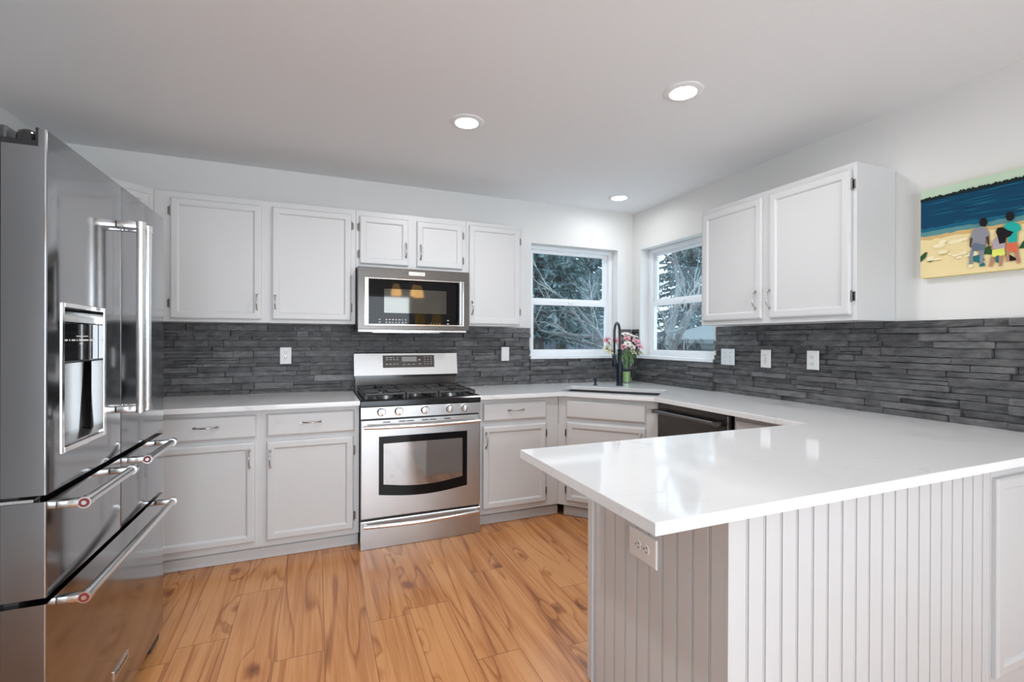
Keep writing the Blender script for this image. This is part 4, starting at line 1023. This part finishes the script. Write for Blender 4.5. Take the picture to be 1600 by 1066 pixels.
def spruce(x, y, h, rad, seed, label):
    rg = random.Random(seed); r = thing('spruce_tree', label, 'tree', (x, y, GZ), 0, 'spruce trees outside')
    MB().cyl((0, 0, 0.0005), (0, 0, h), .16, .02, 10).build('trunk', M_bark, r)
    q = MB(); z = 2.0
    while z < h-.2:
        k = rg.randint(7, 9); rr = rad*(1-z/h)**.75
        for i in range(k):
            an = 2*math.pi*(i+rg.random()*.8)/k; ln = rr*rg.uniform(.8, 1.1); dr = rg.uniform(.15, .45)
            dv = Vector((math.cos(an), math.sin(an), 0))
            ns = max(4, int(ln/.085))
            for j in range(1, ns+1):
                t = j/ns; p = dv*ln*t+Vector((0, 0, z-dr*ln*t*t*.6))
                for _ in range(5):
                    d = (dv*rg.uniform(.2, 1)+Vector((rg.uniform(-1, 1), rg.uniform(-1, 1), rg.uniform(-1.2, .2)))).normalized(); l = rg.uniform(.10, .24)*(1.15-.3*t)
                    s = d.cross(Vector((rg.uniform(-1, 1), rg.uniform(-1, 1), rg.uniform(-1, 1)))).normalized()*l*.14
                    q.bm.faces.new([q.bm.verts.new(c) for c in (p-s, p+d*l*.5-s*1.2, p+d*l, p+d*l*.5+s*1.2, p+s)])
        z += rg.uniform(.16, .24)
    me = bpy.data.meshes.new('foliage'); q.bm.to_mesh(me); q.bm.free(); me.materials.append(M_ndl)
    o = bpy.data.objects.new('foliage', me); COL.objects.link(o); o.parent = r
    return r
spruce(2.0, 6.2, 6.5, 1.7, 1, 'blue green spruce tree outside the window beside the range')
spruce(3.1, 7.15, 7.5, 1.4, 2, 'blue green spruce tree standing behind the bare tree')
spruce(11.8, 11.9, 8.5, 2.7, 3, 'blue green spruce tree beyond the shed and fence'); spruce(7.0, 12.0, 8.0, 2.1, 4, 'blue green spruce tree beyond the fence beside the pale house')
def bare(x, y, seed, label, name, start, depth, r0, l0, mt, spread=.6):
    rg = random.Random(seed); r = thing(name, label, 'tree' if 'tree' in name else 'shrub', (x, y, GZ))
    big, small = MB(), MB()
    def grow(p, d, l, rr, lev):
        pts = [p]; n = 5; dd = d.copy()
        for i in range(n):
            dd = (dd+Vector((rg.uniform(-1, 1), rg.uniform(-1, 1), rg.uniform(-.7, .8)))*.17).normalized(); pts.append(pts[-1]+dd*l/n)
        (big if rr > .012 else small).tube(pts, [rr*(1-.45*i/n) for i in range(n+1)], 6 if rr > .02 else 4)
        if lev <= 0: return
        for i in range(rg.randint(2, 4)):
            k = rg.randint(2, n); nd = (dd+Vector((rg.uniform(-1, 1), rg.uniform(-1, 1), rg.uniform(-.6, .8)))*spread*1.3).normalized()
            grow(pts[k], nd, l*rg.uniform(.55, .8), rr*rg.uniform(.38, .6), lev-1)
    for p, d in start: grow(Vector(p), Vector(d).normalized(), l0, r0, depth)
    big.build('trunk', mt, r, 60); small.build('twigs', M_twig, r, 60)
    return r
bare(3.45, 3.55, 7, 'bare grey tree with a leaning limb outside the window', 'bare_tree', [((0, 0, 0.0), (.05, .0, 1)), ((0.02, 0, 1.35), (.75, -.75, -.28)), ((0, 0, 1.1), (-.5, .8, .6)), ((0, 0, 1.5), (.4, -.5, 1)), ((0, 0, 1.7), (.5, .3, .9))], 4, .085, 1.7, M_limb)
bare(1.05, 3.2, 9, 'leafless shrub of pale twigs outside the window beside the range', 'bare_shrub', [((0, 0, 0.0), (.1, .0, 1)), ((0.1, .1, 0.0), (.45, -.2, 1)), ((-.1, 0, 0.0), (-.35, .1, 1)), ((0, 0, 0.0), (.6, .3, .9)), ((.2, 0, 0.0), (.7, -.1, 1))], 4, .017, 1.3, M_limb, .75)
# fence, seen low in both panes
r = thing('garden_fence', 'blue-grey board fence across the garden outside', 'fence', (0, 0, GZ))
M_fence = plain('blue_grey_boards', (0.17, 0.185, 0.215), 0.8, bump=0.3, bscale=25)
rg = random.Random(3); q = MB()
for k in range(88):
    x = -1.0+k*.145; q.box(x, x+.138, 8.85+rg.uniform(-.008, .008), 8.875,   .06, 2.12+rg.uniform(-.015, .015))
q.build('boards', M_fence, r)
for k in range(7): MB().box(-.9+k*2.1, -.8+k*2.1, 8.90, 9.0, .0005, 2.15).build('post', M_fence, r)
# pale neighbour house far behind the spruces
r = thing('neighbour_house', 'pale blue neighbouring house glimpsed through the branches', 'house', (5.6, 17.5, GZ))
M_sid = plain('pale_siding', (0.50, 0.62, 0.70), 0.7); M_roof = plain('grey_shingles', (0.16, 0.16, 0.17), 0.9)
MB().box(-1.6, 3.4, -2, 3, .0005, 4.6).build('house_wall', M_sid, r)
MB().prism([(-2.4, 4.55), (3.4, 4.55), (.5, 6.4)], -2.0, 3.8, 'x').build('house_roof', M_roof, r)
w_ = MB().box(-.2, 1.0, -2.03, -1.98, 2.2, 3.6).build('house_window', M_trim, r)
# low storage shed by the side yard
r = thing('garden_shed', 'low grey shed with pale roof edge seen through the lower pane', 'shed', (8.3, 6.6, GZ))
M_shed = plain('grey_shed_boards', (0.15, 0.165, 0.165), 0.8)
MB().box(-1.0, 1.2, -1.9, 1.7, .0005, 1.75).build('shed_wall', M_shed, r)
MB().prism([(-1.25, 1.751), (1.4, 1.751), (1.4, 2.45), (-1.25, 1.86)], -2.1, 1.9, 'y').build('shed_roof', plain('pale_shed_roof', (0.20, 0.215, 0.215), 0.7), r)
